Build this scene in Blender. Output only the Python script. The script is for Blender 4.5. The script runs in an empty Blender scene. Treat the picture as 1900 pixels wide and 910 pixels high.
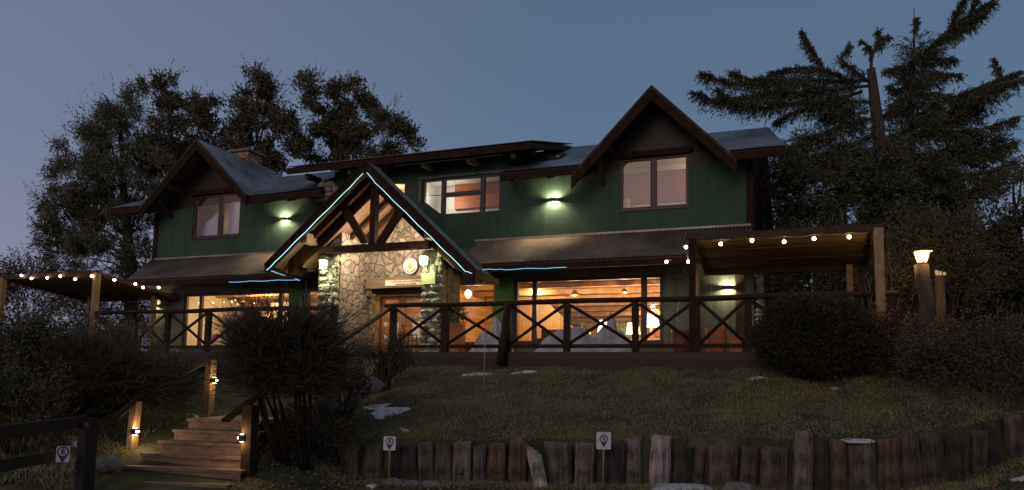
import bpy, math, random
import numpy as np
from mathutils import Vector, Matrix
R = math.radians
PI = math.pi
rng = np.random.default_rng(7)
random.seed(7)
scene = bpy.context.scene
COL = scene.collection

# ------------------------------------------------------------------ camera
LENS = 1400.0                       # focal length in photograph pixels (1900 wide)
CAM_Z = -0.84                       # eye height relative to the deck floor (z = 0)
PITCH = math.atan((719 - 583) / LENS)
ROLL = 0.019
cF = np.array([0, math.cos(PITCH), math.sin(PITCH)])
cR0 = np.array([1.0, 0, 0]); cU0 = np.cross(cR0, cF)
cR = math.cos(ROLL) * cR0 + math.sin(ROLL) * cU0
cU = -math.sin(ROLL) * cR0 + math.cos(ROLL) * cU0
cC = np.array([0, 0, CAM_Z])
cam_d = bpy.data.cameras.new('camera'); cam = bpy.data.objects.new('camera', cam_d); COL.objects.link(cam)
cam_d.sensor_width = 36; cam_d.lens = LENS / 1900 * 36; cam_d.shift_y = 128 / 1900
cam_d.clip_end = 3000; cam_d.clip_start = 0.1
cam.matrix_world = Matrix(((cR[0], cU[0], -cF[0], 0), (cR[1], cU[1], -cF[1], 0), (cR[2], cU[2], -cF[2], CAM_Z), (0, 0, 0, 1)))
scene.camera = cam

# ------------------------------------------------------------------ world: dusk sky
w = bpy.data.worlds.new('World'); scene.world = w; w.use_nodes = True
nt = w.node_tree; nt.nodes.clear()
N = nt.nodes.new; L = nt.links.new
out = N('ShaderNodeOutputWorld'); bgA = N('ShaderNodeBackground'); bgB = N('ShaderNodeBackground'); add = N('ShaderNodeAddShader')
sky = N('ShaderNodeTexSky'); sky.sky_type = 'NISHITA'; sky.sun_disc = False
sky.sun_elevation = R(14); sky.sun_rotation = R(205); sky.ozone_density = 3
bgA.inputs['Strength'].default_value = 0.0015
L(sky.outputs[0], bgA.inputs[0])
tc = N('ShaderNodeTexCoord'); sep = N('ShaderNodeSeparateXYZ'); L(tc.outputs['Generated'], sep.inputs[0])
ramp = N('ShaderNodeValToRGB'); L(sep.outputs['Z'], ramp.inputs[0])
cr = ramp.color_ramp
cr.elements[0].position = 0.0; cr.elements[0].color = (.22, .225, .33, 1)
cr.elements[1].position = 1.0; cr.elements[1].color = (.09, .11, .15, 1)
for p_, c_ in ((.12, (.175, .205, .30, 1)), (.28, (.100, .158, .250, 1)), (.48, (.082, .130, .212, 1)), (.62, (.09, .12, .17, 1))):
    e = cr.elements.new(p_); e.color = c_
# lilac afterglow towards the west (left) and a brighter one behind the camera
dL = N('ShaderNodeVectorMath'); dL.operation = 'DOT_PRODUCT'; L(tc.outputs['Generated'], dL.inputs[0]); dL.inputs[1].default_value = (-.97, .22, 0)
mL = N('ShaderNodeMapRange'); mL.inputs[1].default_value = 0.15; mL.inputs[2].default_value = 1.0; mL.inputs[3].default_value = 0; mL.inputs[4].default_value = .55
L(dL.outputs['Value'], mL.inputs[0])
mixL = N('ShaderNodeMix'); mixL.data_type = 'RGBA'; L(mL.outputs[0], mixL.inputs[0]); L(ramp.outputs[0], mixL.inputs[6]); mixL.inputs[7].default_value = (.25, .235, .33, 1)
dB = N('ShaderNodeVectorMath'); dB.operation = 'DOT_PRODUCT'; L(tc.outputs['Generated'], dB.inputs[0]); dB.inputs[1].default_value = (-.5, -.85, .15)
mB = N('ShaderNodeMapRange'); mB.inputs[1].default_value = .2; mB.inputs[2].default_value = 1.0; mB.inputs[3].default_value = 0; mB.inputs[4].default_value = 1.0
L(dB.outputs['Value'], mB.inputs[0])
bz_ = N('ShaderNodeMapRange'); bz_.inputs[1].default_value = .08; bz_.inputs[2].default_value = .42; bz_.inputs[3].default_value = 1; bz_.inputs[4].default_value = 0; L(sep.outputs['Z'], bz_.inputs[0])
bm = N('ShaderNodeMath'); bm.operation = 'MULTIPLY'; L(mB.outputs[0], bm.inputs[0]); L(bz_.outputs[0], bm.inputs[1])
mixB = N('ShaderNodeMix'); mixB.data_type = 'RGBA'; L(bm.outputs[0], mixB.inputs[0]); L(mixL.outputs[2], mixB.inputs[6]); mixB.inputs[7].default_value = (.52, .40, .50, 1)
L(mixB.outputs[2], bgB.inputs[0]); bgB.inputs['Strength'].default_value = 1.0
L(bgA.outputs[0], add.inputs[0]); L(bgB.outputs[0], add.inputs[1]); L(add.outputs[0], out.inputs[0])

# soft warm fill added for an unseen street lamp, low behind the camera
sl = bpy.data.lights.new('sun', 'SUN'); sl.energy = 0.42; sl.angle = R(28); sl.color = (1, .74, .55)
so = bpy.data.objects.new('sun', sl); COL.objects.link(so); so.rotation_euler = (R(70), 0, R(-25))

vs = scene.view_settings; scene.display_settings.display_device = 'sRGB'
vs.view_transform = 'Standard'; vs.look = 'None'; vs.exposure = 0.14; vs.gamma = 1.0; vs.use_curve_mapping = False
cy = scene.cycles
cy.use_denoising = True; cy.max_bounces = 6; cy.diffuse_bounces = 3; cy.glossy_bounces = 3; cy.transmission_bounces = 4
cy.transparent_max_bounces = 12; cy.sample_clamp_indirect = 3.0; cy.sample_clamp_direct = 0; cy.use_light_tree = True
cy.caustics_reflective = False; cy.caustics_refractive = False

# ------------------------------------------------------------------ frames: world (W) and house (u along the facade, v out of it, z up)
AZ = R(68.5)
hu = np.array([math.sin(AZ), -math.cos(AZ), 0]); hn = np.array([-math.cos(AZ), -math.sin(AZ), 0])
HO = np.array([6.24176646, 19.34973817, 0.0]); HROT = math.atan2(hu[1], hu[0])
def H(u, v, z): return Vector(HO + hu * u + hn * v + np.array([0, 0, z]))
def Hn(a):
    a = np.asarray(a, float); return HO + a[..., 0:1] * hu + a[..., 1:2] * hn + a[..., 2:3] * np.array([0, 0, 1.0])
def at(px, py, Y):
    """a point seen at photograph pixel (px, py), Y metres in front of the camera"""
    d = cF + cR * (px - 950) / LENS - cU * (py - 583) / LENS
    return cC + d * (Y / d[1])
def on_facade(px, py, v):
    d = cF + cR * (px - 950) / LENS - cU * (py - 583) / LENS
    t = ((HO + hn * v - cC) @ hn) / (d @ hn); X = cC + d * t
    return float((X - HO) @ hu), float(X[2])

FR = {}
def frame_matrix(loc, rz): return Matrix.Translation(Vector(loc)) @ Matrix.Rotation(rz, 4, 'Z')
def tag(o, label, cat, group=None, kind=None):
    if label: o['label'] = label
    if cat: o['category'] = cat
    if group: o['group'] = group
    if kind: o['kind'] = kind
    return o
def thing(name, label, cat, loc, rz=0.0, group=None):
    o = bpy.data.objects.new(name, None); COL.objects.link(o); o.empty_display_size = .2
    o.location = loc; o.rotation_euler = (0, 0, rz); FR[o] = frame_matrix(loc, rz)
    return tag(o, label, cat, group)
def hthing(name, label, cat, u, v, z, group=None):
    return thing(name, label, cat, H(u, v, z), HROT, group)

class MB:
    """collects faces in world or house coordinates, links them as one mesh object"""
    def __init__(s, sp='H'): s.V = []; s.F = []; s.sp = sp; s.sm = []
    def pts(s, ps):
        b = len(s.V)
        for p in ps: s.V.append(H(*p) if s.sp == 'H' else Vector(p))
        return b
    def face(s, idx, smooth=False): s.F.append(tuple(idx)); s.sm.append(smooth)
    def poly(s, ps): b = s.pts(ps); s.face(range(b, b + len(ps)))
    def box(s, a0, a1, b0, b1, c0, c1):
        b = s.pts([(x, y, z) for x in (a0, a1) for y in (b0, b1) for z in (c0, c1)])
        for f in ((0, 1, 3, 2), (4, 6, 7, 5), (0, 4, 5, 1), (2, 3, 7, 6), (0, 2, 6, 4), (1, 5, 7, 3)): s.face([b + i for i in f])
        return s
    def prism(s, poly, v0, v1):
        """polygon of (u, z) extruded from v0 to v1"""
        n = len(poly); b = s.pts([(u, v0, z) for u, z in poly] + [(u, v1, z) for u, z in poly])
        s.face(range(b, b + n)); s.face(range(b + 2 * n - 1, b + n - 1, -1))
        for i in range(n): j = (i + 1) % n; s.face((b + i, b + n + i, b + n + j, b + j))
        return s
    def slab(s, quad, t):
        """polygon of 3-D points thickened downwards by t"""
        n = len(quad); b = s.pts(list(quad) + [(p[0], p[1], p[2] - t) for p in quad])
        s.face(range(b, b + n)); s.face(range(b + 2 * n - 1, b + n - 1, -1))
        for i in range(n): j = (i + 1) % n; s.face((b + i, b + n + i, b + n + j, b + j))
        return s
    def bar(s, p, q, w, h=None, up=(0, 0, 1), w2=None):
        """rectangular beam from p to q"""
        h = h or w; p = H(*p) if s.sp == 'H' else Vector(p); q = H(*q) if s.sp == 'H' else Vector(q)
        d = (q - p).normalized(); U = Vector(up)
        if abs(d.dot(U)) > .98: U = Vector((hn[0], hn[1], 0))
        S = d.cross(U).normalized(); U = S.cross(d).normalized(); b = len(s.V)
        for c, k in ((p, 1), (q, (w2 / w if w2 else 1))):
            for x, y in ((-1, -1), (1, -1), (1, 1), (-1, 1)): s.V.append(c + S * (x * w / 2 * k) + U * (y * h / 2 * k))
        for f in ((0, 3, 2, 1), (4, 5, 6, 7), (0, 1, 5, 4), (1, 2, 6, 5), (2, 3, 7, 6), (3, 0, 4, 7)): s.face([b + i for i in f])
        return s
    def tube(s, path, rad, n=8, cap=True, jit=0):
        path = [H(*p) if s.sp == 'H' else Vector(p) for p in path]
        if not hasattr(rad, '__len__'): rad = [rad] * len(path)
        b = len(s.V); ref = None
        for i, p in enumerate(path):
            d = (path[min(i + 1, len(path) - 1)] - path[max(i - 1, 0)]).normalized()
            if ref is None: ref = Vector((0, 0, 1)) if abs(d.z) < .9 else Vector((1, 0, 0))
            S = d.cross(ref).normalized(); ref = S.cross(d).normalized()
            for k in range(n):
                a = 2 * PI * k / n; r = rad[i] * (1 + jit * (random.random() - .5))
                s.V.append(p + (S * math.cos(a) + ref * math.sin(a)) * r)
        for i in range(len(path) - 1):
            for k in range(n):
                k2 = (k + 1) % n; s.face((b + i * n + k, b + i * n + k2, b + (i + 1) * n + k2, b + (i + 1) * n + k), True)
        if cap:
            s.face([b + k for k in range(n)][::-1]); s.face([b + (len(path) - 1) * n + k for k in range(n)])
        return s
    def ball(s, c, r, nu=12, nv=8, f=None):
        c = H(*c) if s.sp == 'H' else Vector(c)
        if not hasattr(r, '__len__'): r = (r, r, r)
        b = len(s.V)
        for j in range(nv + 1):
            t = PI * j / nv
            for i in range(nu):
                p = 2 * PI * i / nu; k = f(p, t) if f else 1
                s.V.append(c + Vector((r[0] * math.sin(t) * math.cos(p) * k, r[1] * math.sin(t) * math.sin(p) * k, r[2] * math.cos(t) * k)))
        for j in range(nv):
            for i in range(nu):
                i2 = (i + 1) % nu; s.face((b + j * nu + i, b + (j + 1) * nu + i, b + (j + 1) * nu + i2, b + j * nu + i2), True)
        return s
    def build(s, name, m, parent=None, org=None, rz=None):
        me = bpy.data.meshes.new(name)
        if parent is None:
            if org is None:
                c = sum(s.V, Vector()) / len(s.V); zmin = min(p.z for p in s.V); loc = Vector((c.x, c.y, zmin))
            else: loc = Vector(org)
            rz = (HROT if s.sp == 'H' else 0) if rz is None else rz
            fm = frame_matrix(loc, rz)
        else: fm = FR[parent]
        inv = fm.inverted(); me.from_pydata([inv @ p for p in s.V], [], s.F)
        me.polygons.foreach_set('use_smooth', s.sm); me.update(); me.materials.append(m)
        o = bpy.data.objects.new(name, me); COL.objects.link(o); FR[o] = fm
        if parent is None: o.location = loc; o.rotation_euler = (0, 0, rz)
        else: o.parent = parent
        return o

def np_mesh(name, verts, faces, m, parent=None, loc=None, smooth=False):
    """fast mesh from arrays; faces is (F, k)"""
    verts = np.asarray(verts, np.float64)
    fm = FR[parent] if parent is not None else frame_matrix(loc if loc is not None else (0, 0, 0), 0)
    im = np.array(fm.inverted()); vl = verts @ im[:3, :3].T + im[:3, 3]
    me = bpy.data.meshes.new(name); nf, k = faces.shape
    me.vertices.add(len(vl)); me.vertices.foreach_set('co', vl.astype(np.float32).ravel())
    me.loops.add(nf * k); me.loops.foreach_set('vertex_index', faces.astype(np.int32).ravel())
    me.polygons.add(nf); me.polygons.foreach_set('loop_start', np.arange(0, nf * k, k, dtype=np.int32))
    me.polygons.foreach_set('loop_total', np.full(nf, k, np.int32))
    me.update(calc_edges=True); me.validate()
    me.polygons.foreach_set('use_smooth', [smooth] * len(me.polygons)); me.materials.append(m)
    o = bpy.data.objects.new(name, me); COL.objects.link(o); FR[o] = fm
    if parent is not None: o.parent = parent
    elif loc is not None: o.location = loc
    return o

# ------------------------------------------------------------------ materials
def newmat(name):
    m = bpy.data.materials.new(name); m.use_nodes = True; t = m.node_tree
    return m, t, t.nodes['Principled BSDF']
def mat(name, col, rough=.7, var=.25, scale=6, bump=.2, bscale=None, metal=0, stretch=(1, 1, 1), col2=None, spec=.5):
    m, t, b = newmat(name); n = t.nodes.new; l = t.links.new
    co = n('ShaderNodeTexCoord'); mp = n('ShaderNodeMapping'); mp.inputs['Scale'].default_value = stretch; l(co.outputs['Object'], mp.inputs[0])
    no = n('ShaderNodeTexNoise'); no.inputs['Scale'].default_value = scale; no.inputs['Detail'].default_value = 6; no.inputs['Roughness'].default_value = .65
    l(mp.outputs[0], no.inputs['Vector'])
    rp = n('ShaderNodeValToRGB'); l(no.outputs[0], rp.inputs[0])
    c2 = col2 or tuple(c * (1 + var * 1.4) for c in col); c1 = tuple(c * (1 - var * 1.4) for c in col) if not col2 else col
    rp.color_ramp.elements[0].position = .3; rp.color_ramp.elements[1].position = .72
    rp.color_ramp.elements[0].color = (*c1, 1); rp.color_ramp.elements[1].color = (*c2, 1)
    l(rp.outputs[0], b.inputs['Base Color']); b.inputs['Roughness'].default_value = rough; b.inputs['Metallic'].default_value = metal
    b.inputs['Specular IOR Level'].default_value = spec
    if bump:
        nb = n('ShaderNodeTexNoise'); nb.inputs['Scale'].default_value = bscale or scale * 5; nb.inputs['Detail'].default_value = 5; l(mp.outputs[0], nb.inputs['Vector'])
        bp = n('ShaderNodeBump'); bp.inputs['Strength'].default_value = bump; bp.inputs['Distance'].default_value = .02; l(nb.outputs[0], bp.inputs['Height']); l(bp.outputs[0], b.inputs['Normal'])
    return m
def emit(name, col, strength, base=None):
    m, t, b = newmat(name); b.inputs['Base Color'].default_value = (*(base or col), 1); b.inputs['Roughness'].default_value = .5
    b.inputs['Emission Color'].default_value = (*col, 1); b.inputs['Emission Strength'].default_value = strength
    return m
def plank(name, col, axis=0, width=.12, rough=.6, gap=.06, var=.3, grain=(1, 1, 1)):
    """boards side by side along one object axis"""
    m, t, b = newmat(name); n = t.nodes.new; l = t.links.new
    co = n('ShaderNodeTexCoord'); sp = n('ShaderNodeSeparateXYZ'); l(co.outputs['Object'], sp.inputs[0])
    mu = n('ShaderNodeMath'); mu.operation = 'DIVIDE'; l(sp.outputs[axis], mu.inputs[0]); mu.inputs[1].default_value = width
    fl = n('ShaderNodeMath'); fl.operation = 'FLOOR'; l(mu.outputs[0], fl.inputs[0])
    fr = n('ShaderNodeMath'); fr.operation = 'FRACT'; l(mu.outputs[0], fr.inputs[0])
    wn = n('ShaderNodeTexWhiteNoise'); wn.noise_dimensions = '1D'; l(fl.outputs[0], wn.inputs['W'])
    mp = n('ShaderNodeMapping'); mp.inputs['Scale'].default_value = grain; l(co.outputs['Object'], mp.inputs[0])
    no = n('ShaderNodeTexNoise'); no.inputs['Scale'].default_value = 5; no.inputs['Detail'].default_value = 7; l(mp.outputs[0], no.inputs['Vector'])
    ad = n('ShaderNodeMath'); ad.operation = 'ADD'; l(wn.outputs[0], ad.inputs[0]); l(no.outputs[0], ad.inputs[1])
    hf = n('ShaderNodeMath'); hf.operation = 'MULTIPLY'; l(ad.outputs[0], hf.inputs[0]); hf.inputs[1].default_value = .5
    rp = n('ShaderNodeValToRGB'); l(hf.outputs[0], rp.inputs[0])
    rp.color_ramp.elements[0].position = .2; rp.color_ramp.elements[1].position = .8
    rp.color_ramp.elements[0].color = (*[c * (1 - var) for c in col], 1); rp.color_ramp.elements[1].color = (*[c * (1 + var) for c in col], 1)
    # groove between the boards
    ct = n('ShaderNodeMath'); ct.operation = 'GREATER_THAN'; l(fr.outputs[0], ct.inputs[0]); ct.inputs[1].default_value = gap
    mx = n('ShaderNodeMix'); mx.data_type = 'RGBA'; l(ct.outputs[0], mx.inputs[0]); mx.inputs[6].default_value = (*[c * .25 for c in col], 1); l(rp.outputs[0], mx.inputs[7])
    l(mx.outputs[2], b.inputs['Base Color']); b.inputs['Roughness'].default_value = rough
    bp = n('ShaderNodeBump'); bp.inputs['Strength'].default_value = .5; bp.inputs['Distance'].default_value = .01; l(ct.outputs[0], bp.inputs['Height']); l(bp.outputs[0], b.inputs['Normal'])
    return m
def stone(name, scale=3.2, tone=((.22, .18, .145), (.42, .35, .28)), mortar=(.05, .04, .032)):
    m, t, b = newmat(name); n = t.nodes.new; l = t.links.new
    co = n('ShaderNodeTexCoord')
    nz = n('ShaderNodeTexNoise'); nz.inputs['Scale'].default_value = 2.6; nz.inputs['Detail'].default_value = 6; l(co.outputs['Object'], nz.inputs['Vector'])
    sc_ = n('ShaderNodeVectorMath'); sc_.operation = 'SCALE'; l(nz.outputs['Color'], sc_.inputs[0]); sc_.inputs['Scale'].default_value = .42
    ad = n('ShaderNodeVectorMath'); ad.operation = 'ADD'; l(co.outputs['Object'], ad.inputs[0]); l(sc_.outputs[0], ad.inputs[1])
    vo = n('ShaderNodeTexVoronoi'); vo.inputs['Scale'].default_value = scale; l(ad.outputs[0], vo.inputs['Vector'])
    ve = n('ShaderNodeTexVoronoi'); ve.feature = 'DISTANCE_TO_EDGE'; ve.inputs['Scale'].default_value = scale; l(ad.outputs[0], ve.inputs['Vector'])
    no = n('ShaderNodeTexNoise'); no.inputs['Scale'].default_value = 14; no.inputs['Detail'].default_value = 8; no.inputs['Roughness'].default_value = .7; l(co.outputs['Object'], no.inputs['Vector'])
    sp = n('ShaderNodeSeparateColor'); l(vo.outputs['Color'], sp.inputs[0])
    s1 = n('ShaderNodeMath'); s1.operation = 'ADD'; l(sp.outputs[0], s1.inputs[0]); l(no.outputs[0], s1.inputs[1])
    s2 = n('ShaderNodeMath'); s2.operation = 'MULTIPLY'; l(s1.outputs[0], s2.inputs[0]); s2.inputs[1].default_value = .5
    rp = n('ShaderNodeValToRGB'); l(s2.outputs[0], rp.inputs[0])
    rp.color_ramp.elements[0].position = .25; rp.color_ramp.elements[1].position = .75
    rp.color_ramp.elements[0].color = (*tone[0], 1); rp.color_ramp.elements[1].color = (*tone[1], 1)
    eg = n('ShaderNodeMapRange'); l(ve.outputs['Distance'], eg.inputs[0]); eg.inputs[1].default_value = .004; eg.inputs[2].default_value = .028
    mx = n('ShaderNodeMix'); mx.data_type = 'RGBA'; l(eg.outputs[0], mx.inputs[0]); mx.inputs[6].default_value = (*mortar, 1); l(rp.outputs[0], mx.inputs[7])
    l(mx.outputs[2], b.inputs['Base Color']); b.inputs['Roughness'].default_value = .85
    e2 = n('ShaderNodeMapRange'); l(ve.outputs['Distance'], e2.inputs[0]); e2.inputs[1].default_value = 0; e2.inputs[2].default_value = .12
    h1 = n('ShaderNodeMath'); h1.operation = 'MULTIPLY_ADD'; l(no.outputs[0], h1.inputs[0]); h1.inputs[1].default_value = .45; l(e2.outputs[0], h1.inputs[2])
    bp = n('ShaderNodeBump'); bp.inputs['Strength'].default_value = .9; bp.inputs['Distance'].default_value = .05; l(h1.outputs[0], bp.inputs['Height']); l(bp.outputs[0], b.inputs['Normal'])
    return m
def leafmat(name, c1, c2, rough=.6, back=.25):
    """foliage whose tone varies leaf by leaf and in clumps"""
    m, t, b = newmat(name); n = t.nodes.new; l = t.links.new
    g = n('ShaderNodeNewGeometry'); co = n('ShaderNodeTexCoord'); no = n('ShaderNodeTexNoise'); no.inputs['Scale'].default_value = 1.3; no.inputs['Detail'].default_value = 3
    l(co.outputs['Object'], no.inputs['Vector'])
    a = n('ShaderNodeMath'); a.operation = 'MULTIPLY_ADD'; l(g.outputs['Random Per Island'], a.inputs[0]); a.inputs[1].default_value = .55
    s = n('ShaderNodeMath'); s.operation = 'MULTIPLY'; l(no.outputs[0], s.inputs[0]); s.inputs[1].default_value = .6; l(s.outputs[0], a.inputs[2])
    rp = n('ShaderNodeValToRGB'); l(a.outputs[0], rp.inputs[0]); rp.color_ramp.elements[0].position = .2; rp.color_ramp.elements[1].position = .85
    rp.color_ramp.elements[0].color = (*c1, 1); rp.color_ramp.elements[1].color = (*c2, 1)
    l(rp.outputs[0], b.inputs['Base Color']); b.inputs['Roughness'].default_value = rough; b.inputs['Specular IOR Level'].default_value = .25
    return m

M = {}
M['green'] = mat('green_stucco', (.038, .088, .056), .85, .16, 1.6, .35, 60, col2=(.055, .115, .07))
M['green_low'] = mat('grey_green_stucco', (.12, .15, .105), .85, .15, 2.2, .35, 60)
def wallpaint(name, c1, c2):
    m, t, b = newmat(name); n = t.nodes.new; l = t.links.new; co = n('ShaderNodeTexCoord')
    a = n('ShaderNodeTexNoise'); a.inputs['Scale'].default_value = .8; a.inputs['Detail'].default_value = 7; a.inputs['Roughness'].default_value = .65; l(co.outputs['Object'], a.inputs['Vector'])
    mp = n('ShaderNodeMapping'); mp.inputs['Scale'].default_value = (3.5, 3.5, .22); l(co.outputs['Object'], mp.inputs[0])
    st = n('ShaderNodeTexNoise'); st.inputs['Scale'].default_value = 1.6; st.inputs['Detail'].default_value = 6; l(mp.outputs[0], st.inputs['Vector'])
    s1 = n('ShaderNodeMath'); s1.operation = 'ADD'; l(a.outputs[0], s1.inputs[0]); l(st.outputs[0], s1.inputs[1]); s2 = n('ShaderNodeMath'); s2.operation = 'MULTIPLY'; l(s1.outputs[0], s2.inputs[0]); s2.inputs[1].default_value = .5
    rp = n('ShaderNodeValToRGB'); l(s2.outputs[0], rp.inputs[0]); rp.color_ramp.elements[0].position = .36; rp.color_ramp.elements[1].position = .64; rp.color_ramp.elements[0].color = (*c1, 1); rp.color_ramp.elements[1].color = (*c2, 1)
    l(rp.outputs[0], b.inputs['Base Color']); b.inputs['Roughness'].default_value = .85
    f = n('ShaderNodeTexNoise'); f.inputs['Scale'].default_value = 45; f.inputs['Detail'].default_value = 5; l(co.outputs['Object'], f.inputs['Vector'])
    bp = n('ShaderNodeBump'); bp.inputs['Strength'].default_value = .55; bp.inputs['Distance'].default_value = .02; l(f.outputs[0], bp.inputs['Height']); l(bp.outputs[0], b.inputs['Normal']); return m
M['green'] = wallpaint('green_stucco', (.024, .060, .040), (.046, .100, .062)); M['green_low'] = wallpaint('grey_green_stucco', (.08, .105, .07), (.16, .19, .13))
M['green_pillar'] = mat('bright_green_paint', (.06, .15, .04), .8, .15, 3, .25, 60)
M['dark_wood'] = mat('dark_stained_timber', (.030, .0125, .0065), .75, .45, 5, .4, 30, spec=.15)
M['beam_wood'] = mat('weathered_beam_timber', (.062, .040, .025), .8, .35, 6, .3, 30, spec=.15)
M['rail_wood'] = mat('dark_rail_timber', (.036, .020, .012), .8, .35, 8, .35, 40, spec=.15)
M['pale_wood'] = mat('pale_post_timber', (.27, .17, .085), .65, .25, 7, .25, 30, stretch=(3, 3, .6))
M['gable_boards'] = plank('gable_boards', (.028, .015, .010), 2, .14)
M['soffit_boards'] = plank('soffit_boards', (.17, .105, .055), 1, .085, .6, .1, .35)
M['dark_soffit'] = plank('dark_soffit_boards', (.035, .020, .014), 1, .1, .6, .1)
M['deck_boards'] = plank('deck_boards', (.06, .042, .032), 1, .13, .6, .06)
M['fascia_boards'] = plank('deck_skirt_boards', (.040, .024, .018), 2, .16, .7, .05)
M['perg_ceiling'] = plank('pergola_ceiling_boards', (.17, .105, .055), 1, .09, .65, .12, .35)
M['zinc'] = mat('corrugated_zinc', (.27, .28, .31), .45, .45, .9, .05, 20, metal=.8)
M['zinc_brown'] = mat('weathered_brown_roofing', (.30, .24, .195), .5, .4, .9, .05, 20, metal=.4)
M['stone'] = stone('rubble_stone', 4.0, ((.19, .165, .14), (.34, .30, .25)), (.06, .052, .044))
M['stone_pale'] = stone('lantern_lit_stone', 4.4, ((.26, .25, .18), (.56, .55, .40)), (.03, .03, .025))  # lantern glow on the pillars painted in as paler yellow-green stone
M['stone_block'] = mat('pillar_stone', (.22, .21, .16), .85, .35, 6, .6, 18)
M['stone_dark'] = stone('shadowed_return_stone', 4.0, ((.11, .09, .07), (.22, .18, .14)), (.03, .025, .02))  # darker copy of the rubble stone, shade painted into its tones
M['door_wood'] = mat('varnished_door_timber', (.30, .15, .06), .4, .25, 4, .15, 30, stretch=(3, 3, .5))
M['header_wood'] = mat('header_timber', (.17, .12, .075), .7, .3, 5, .3, 25, stretch=(.5, 3, 3))
M['frame'] = mat('window_frame_timber', (.055, .022, .018), .5, .3, 6, .1)
M['frame_black'] = mat('black_green_window_frame', (.012, .016, .013), .45, .2, 6, .05)
M['frame_orange'] = mat('varnished_window_frame', (.26, .12, .045), .45, .3, 5, .1)
M['cream'] = mat('cream_plaster', (.72, .64, .50), .85, .08, 2, .1)
M['white_plaster'] = mat('white_plaster', (.78, .76, .70), .85, .06, 2, .1)
M['mauve'] = mat('mauve_curtain', (.20, .04, .10), .85, .12, 1.5, 0, stretch=(3, 3, .3))
M['lilac'] = mat('lilac_sky_reflection', (.52, .52, .66), .85, .08, 1.5, 0, stretch=(3, 3, .3))  # even lilac standing in for sky mirrored in the left upper panes
M['orange_wood'] = plank('knotty_orange_boards', (.45, .13, .03), 2, .17, .5, .03, .35, (.4, 1, 3))
M['room_wood'] = plank('room_wood_boards', (.42, .22, .075), 2, .14, .5, .05, .35)
M['ceiling_wood'] = plank('ceiling_boards', (.15, .06, .022), 1, .14, .55, .05, .35)
M['ceiling_beam'] = mat('ceiling_beam_timber', (.45, .25, .11), .5, .3, 5, .1)
M['room_floor'] = plank('room_floor_boards', (.20, .10, .05), 0, .12, .5, .05, .3)
M['black_metal'] = mat('black_iron', (.012, .012, .012), .5, .2, 8, .1, metal=.6)
M['brown_metal'] = mat('bronze_lamp_shell', (.10, .06, .04), .45, .2, 8, .05, metal=.5)
M['white_paint'] = mat('white_sign_paint', (.62, .58, .58), .6, .12, 9, .05)
M['navy'] = mat('navy_paint', (.02, .016, .09), .5, .1, 8, 0)
M['speaker'] = mat('speaker_casing', (.10, .095, .075), .6, .15, 8, .2)
M['terracotta'] = mat('terracotta_paint', (.42, .13, .055), .7, .25, 6, .2)
M['cover'] = mat('pale_furniture_cover', (.40, .38, .40), .75, .2, 3, .7, 7)
M['snow'] = mat('old_snow', (.34, .32, .33), .7, .08, 9, .8, 25, col2=(.74, .75, .82))
M['rock'] = mat('grey_boulder', (.17, .15, .14), .85, .35, 5, .6, 15)
M['bark'] = mat('rough_bark', (.05, .033, .024), .9, .45, 9, .9, 22, stretch=(1, 1, .25))
M['bark_fir'] = mat('reddish_fir_bark', (.075, .042, .03), .9, .4, 7, .9, 18, stretch=(1, 1, .3))
M['bark_dark'] = mat('dark_broom_bark', (.022, .015, .011), .95, .4, 9, .6, 22, spec=.1)
M['twig'] = mat('bare_twig_bark', (.11, .075, .06), .85, .3, 9, .3)
M['step_wood'] = mat('worn_step_planks', (.20, .125, .08), .7, .4, 5, .35, 25, stretch=(.6, 2.5, 2.5))
M['plain_dark'] = mat('dark_leather', (.03, .025, .022), .5, .2, 6, .1)
M['fence'] = mat('blackened_fence_timber', (.012, .007, .006), .8, .3, 6, .3)
M['soil'] = mat('bare_soil', (.035, .026, .02), .95, .4, 5, .6, 20)

# glass: clear, with the mirror-like reflection real panes have
def glassmat():
    m = bpy.data.materials.new('window_glass'); m.use_nodes = True; t = m.node_tree; t.nodes.clear(); n = t.nodes.new; l = t.links.new
    o = n('ShaderNodeOutputMaterial'); tr = n('ShaderNodeBsdfTransparent'); gl = n('ShaderNodeBsdfGlossy'); gl.inputs['Roughness'].default_value = .01
    mx = n('ShaderNodeMixShader'); fr = n('ShaderNodeLayerWeight'); fr.inputs[0].default_value = .5
    pw = n('ShaderNodeMath'); pw.operation = 'POWER'; l(fr.outputs['Facing'], pw.inputs[0]); pw.inputs[1].default_value = 4
    mu = n('ShaderNodeMath'); mu.operation = 'MULTIPLY_ADD'; l(pw.outputs[0], mu.inputs[0]); mu.inputs[1].default_value = .9; mu.inputs[2].default_value = .03
    l(mu.outputs[0], mx.inputs[0]); l(tr.outputs[0], mx.inputs[1]); l(gl.outputs[0], mx.inputs[2]); l(mx.outputs[0], o.inputs[0])
    return m
M['glass'] = glassmat()
WARM = (1, .68, .30); WARMW = (1, .78, .5); COOLW = (1, .98, .58)
M['bulb'] = emit('warm_bulb', (1, .75, .42), 28)
M['lamp_white'] = emit('lamp_diffuser', (1, .86, .66), 14)
M['shade'] = emit('lit_lampshade', (1, .80, .52), 5)
M['lantern_glass'] = emit('lit_lantern_glass', (.95, 1, .55), 2.6)
M['street_glass'] = emit('lit_street_lamp_glass', (1, .66, .30), 5)
M['led'] = emit('led_rope', (.16, .55, .92), 1.0)
M['led_white'] = emit('led_rope_pale', (.42, .82, .92), 1.15)

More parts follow.
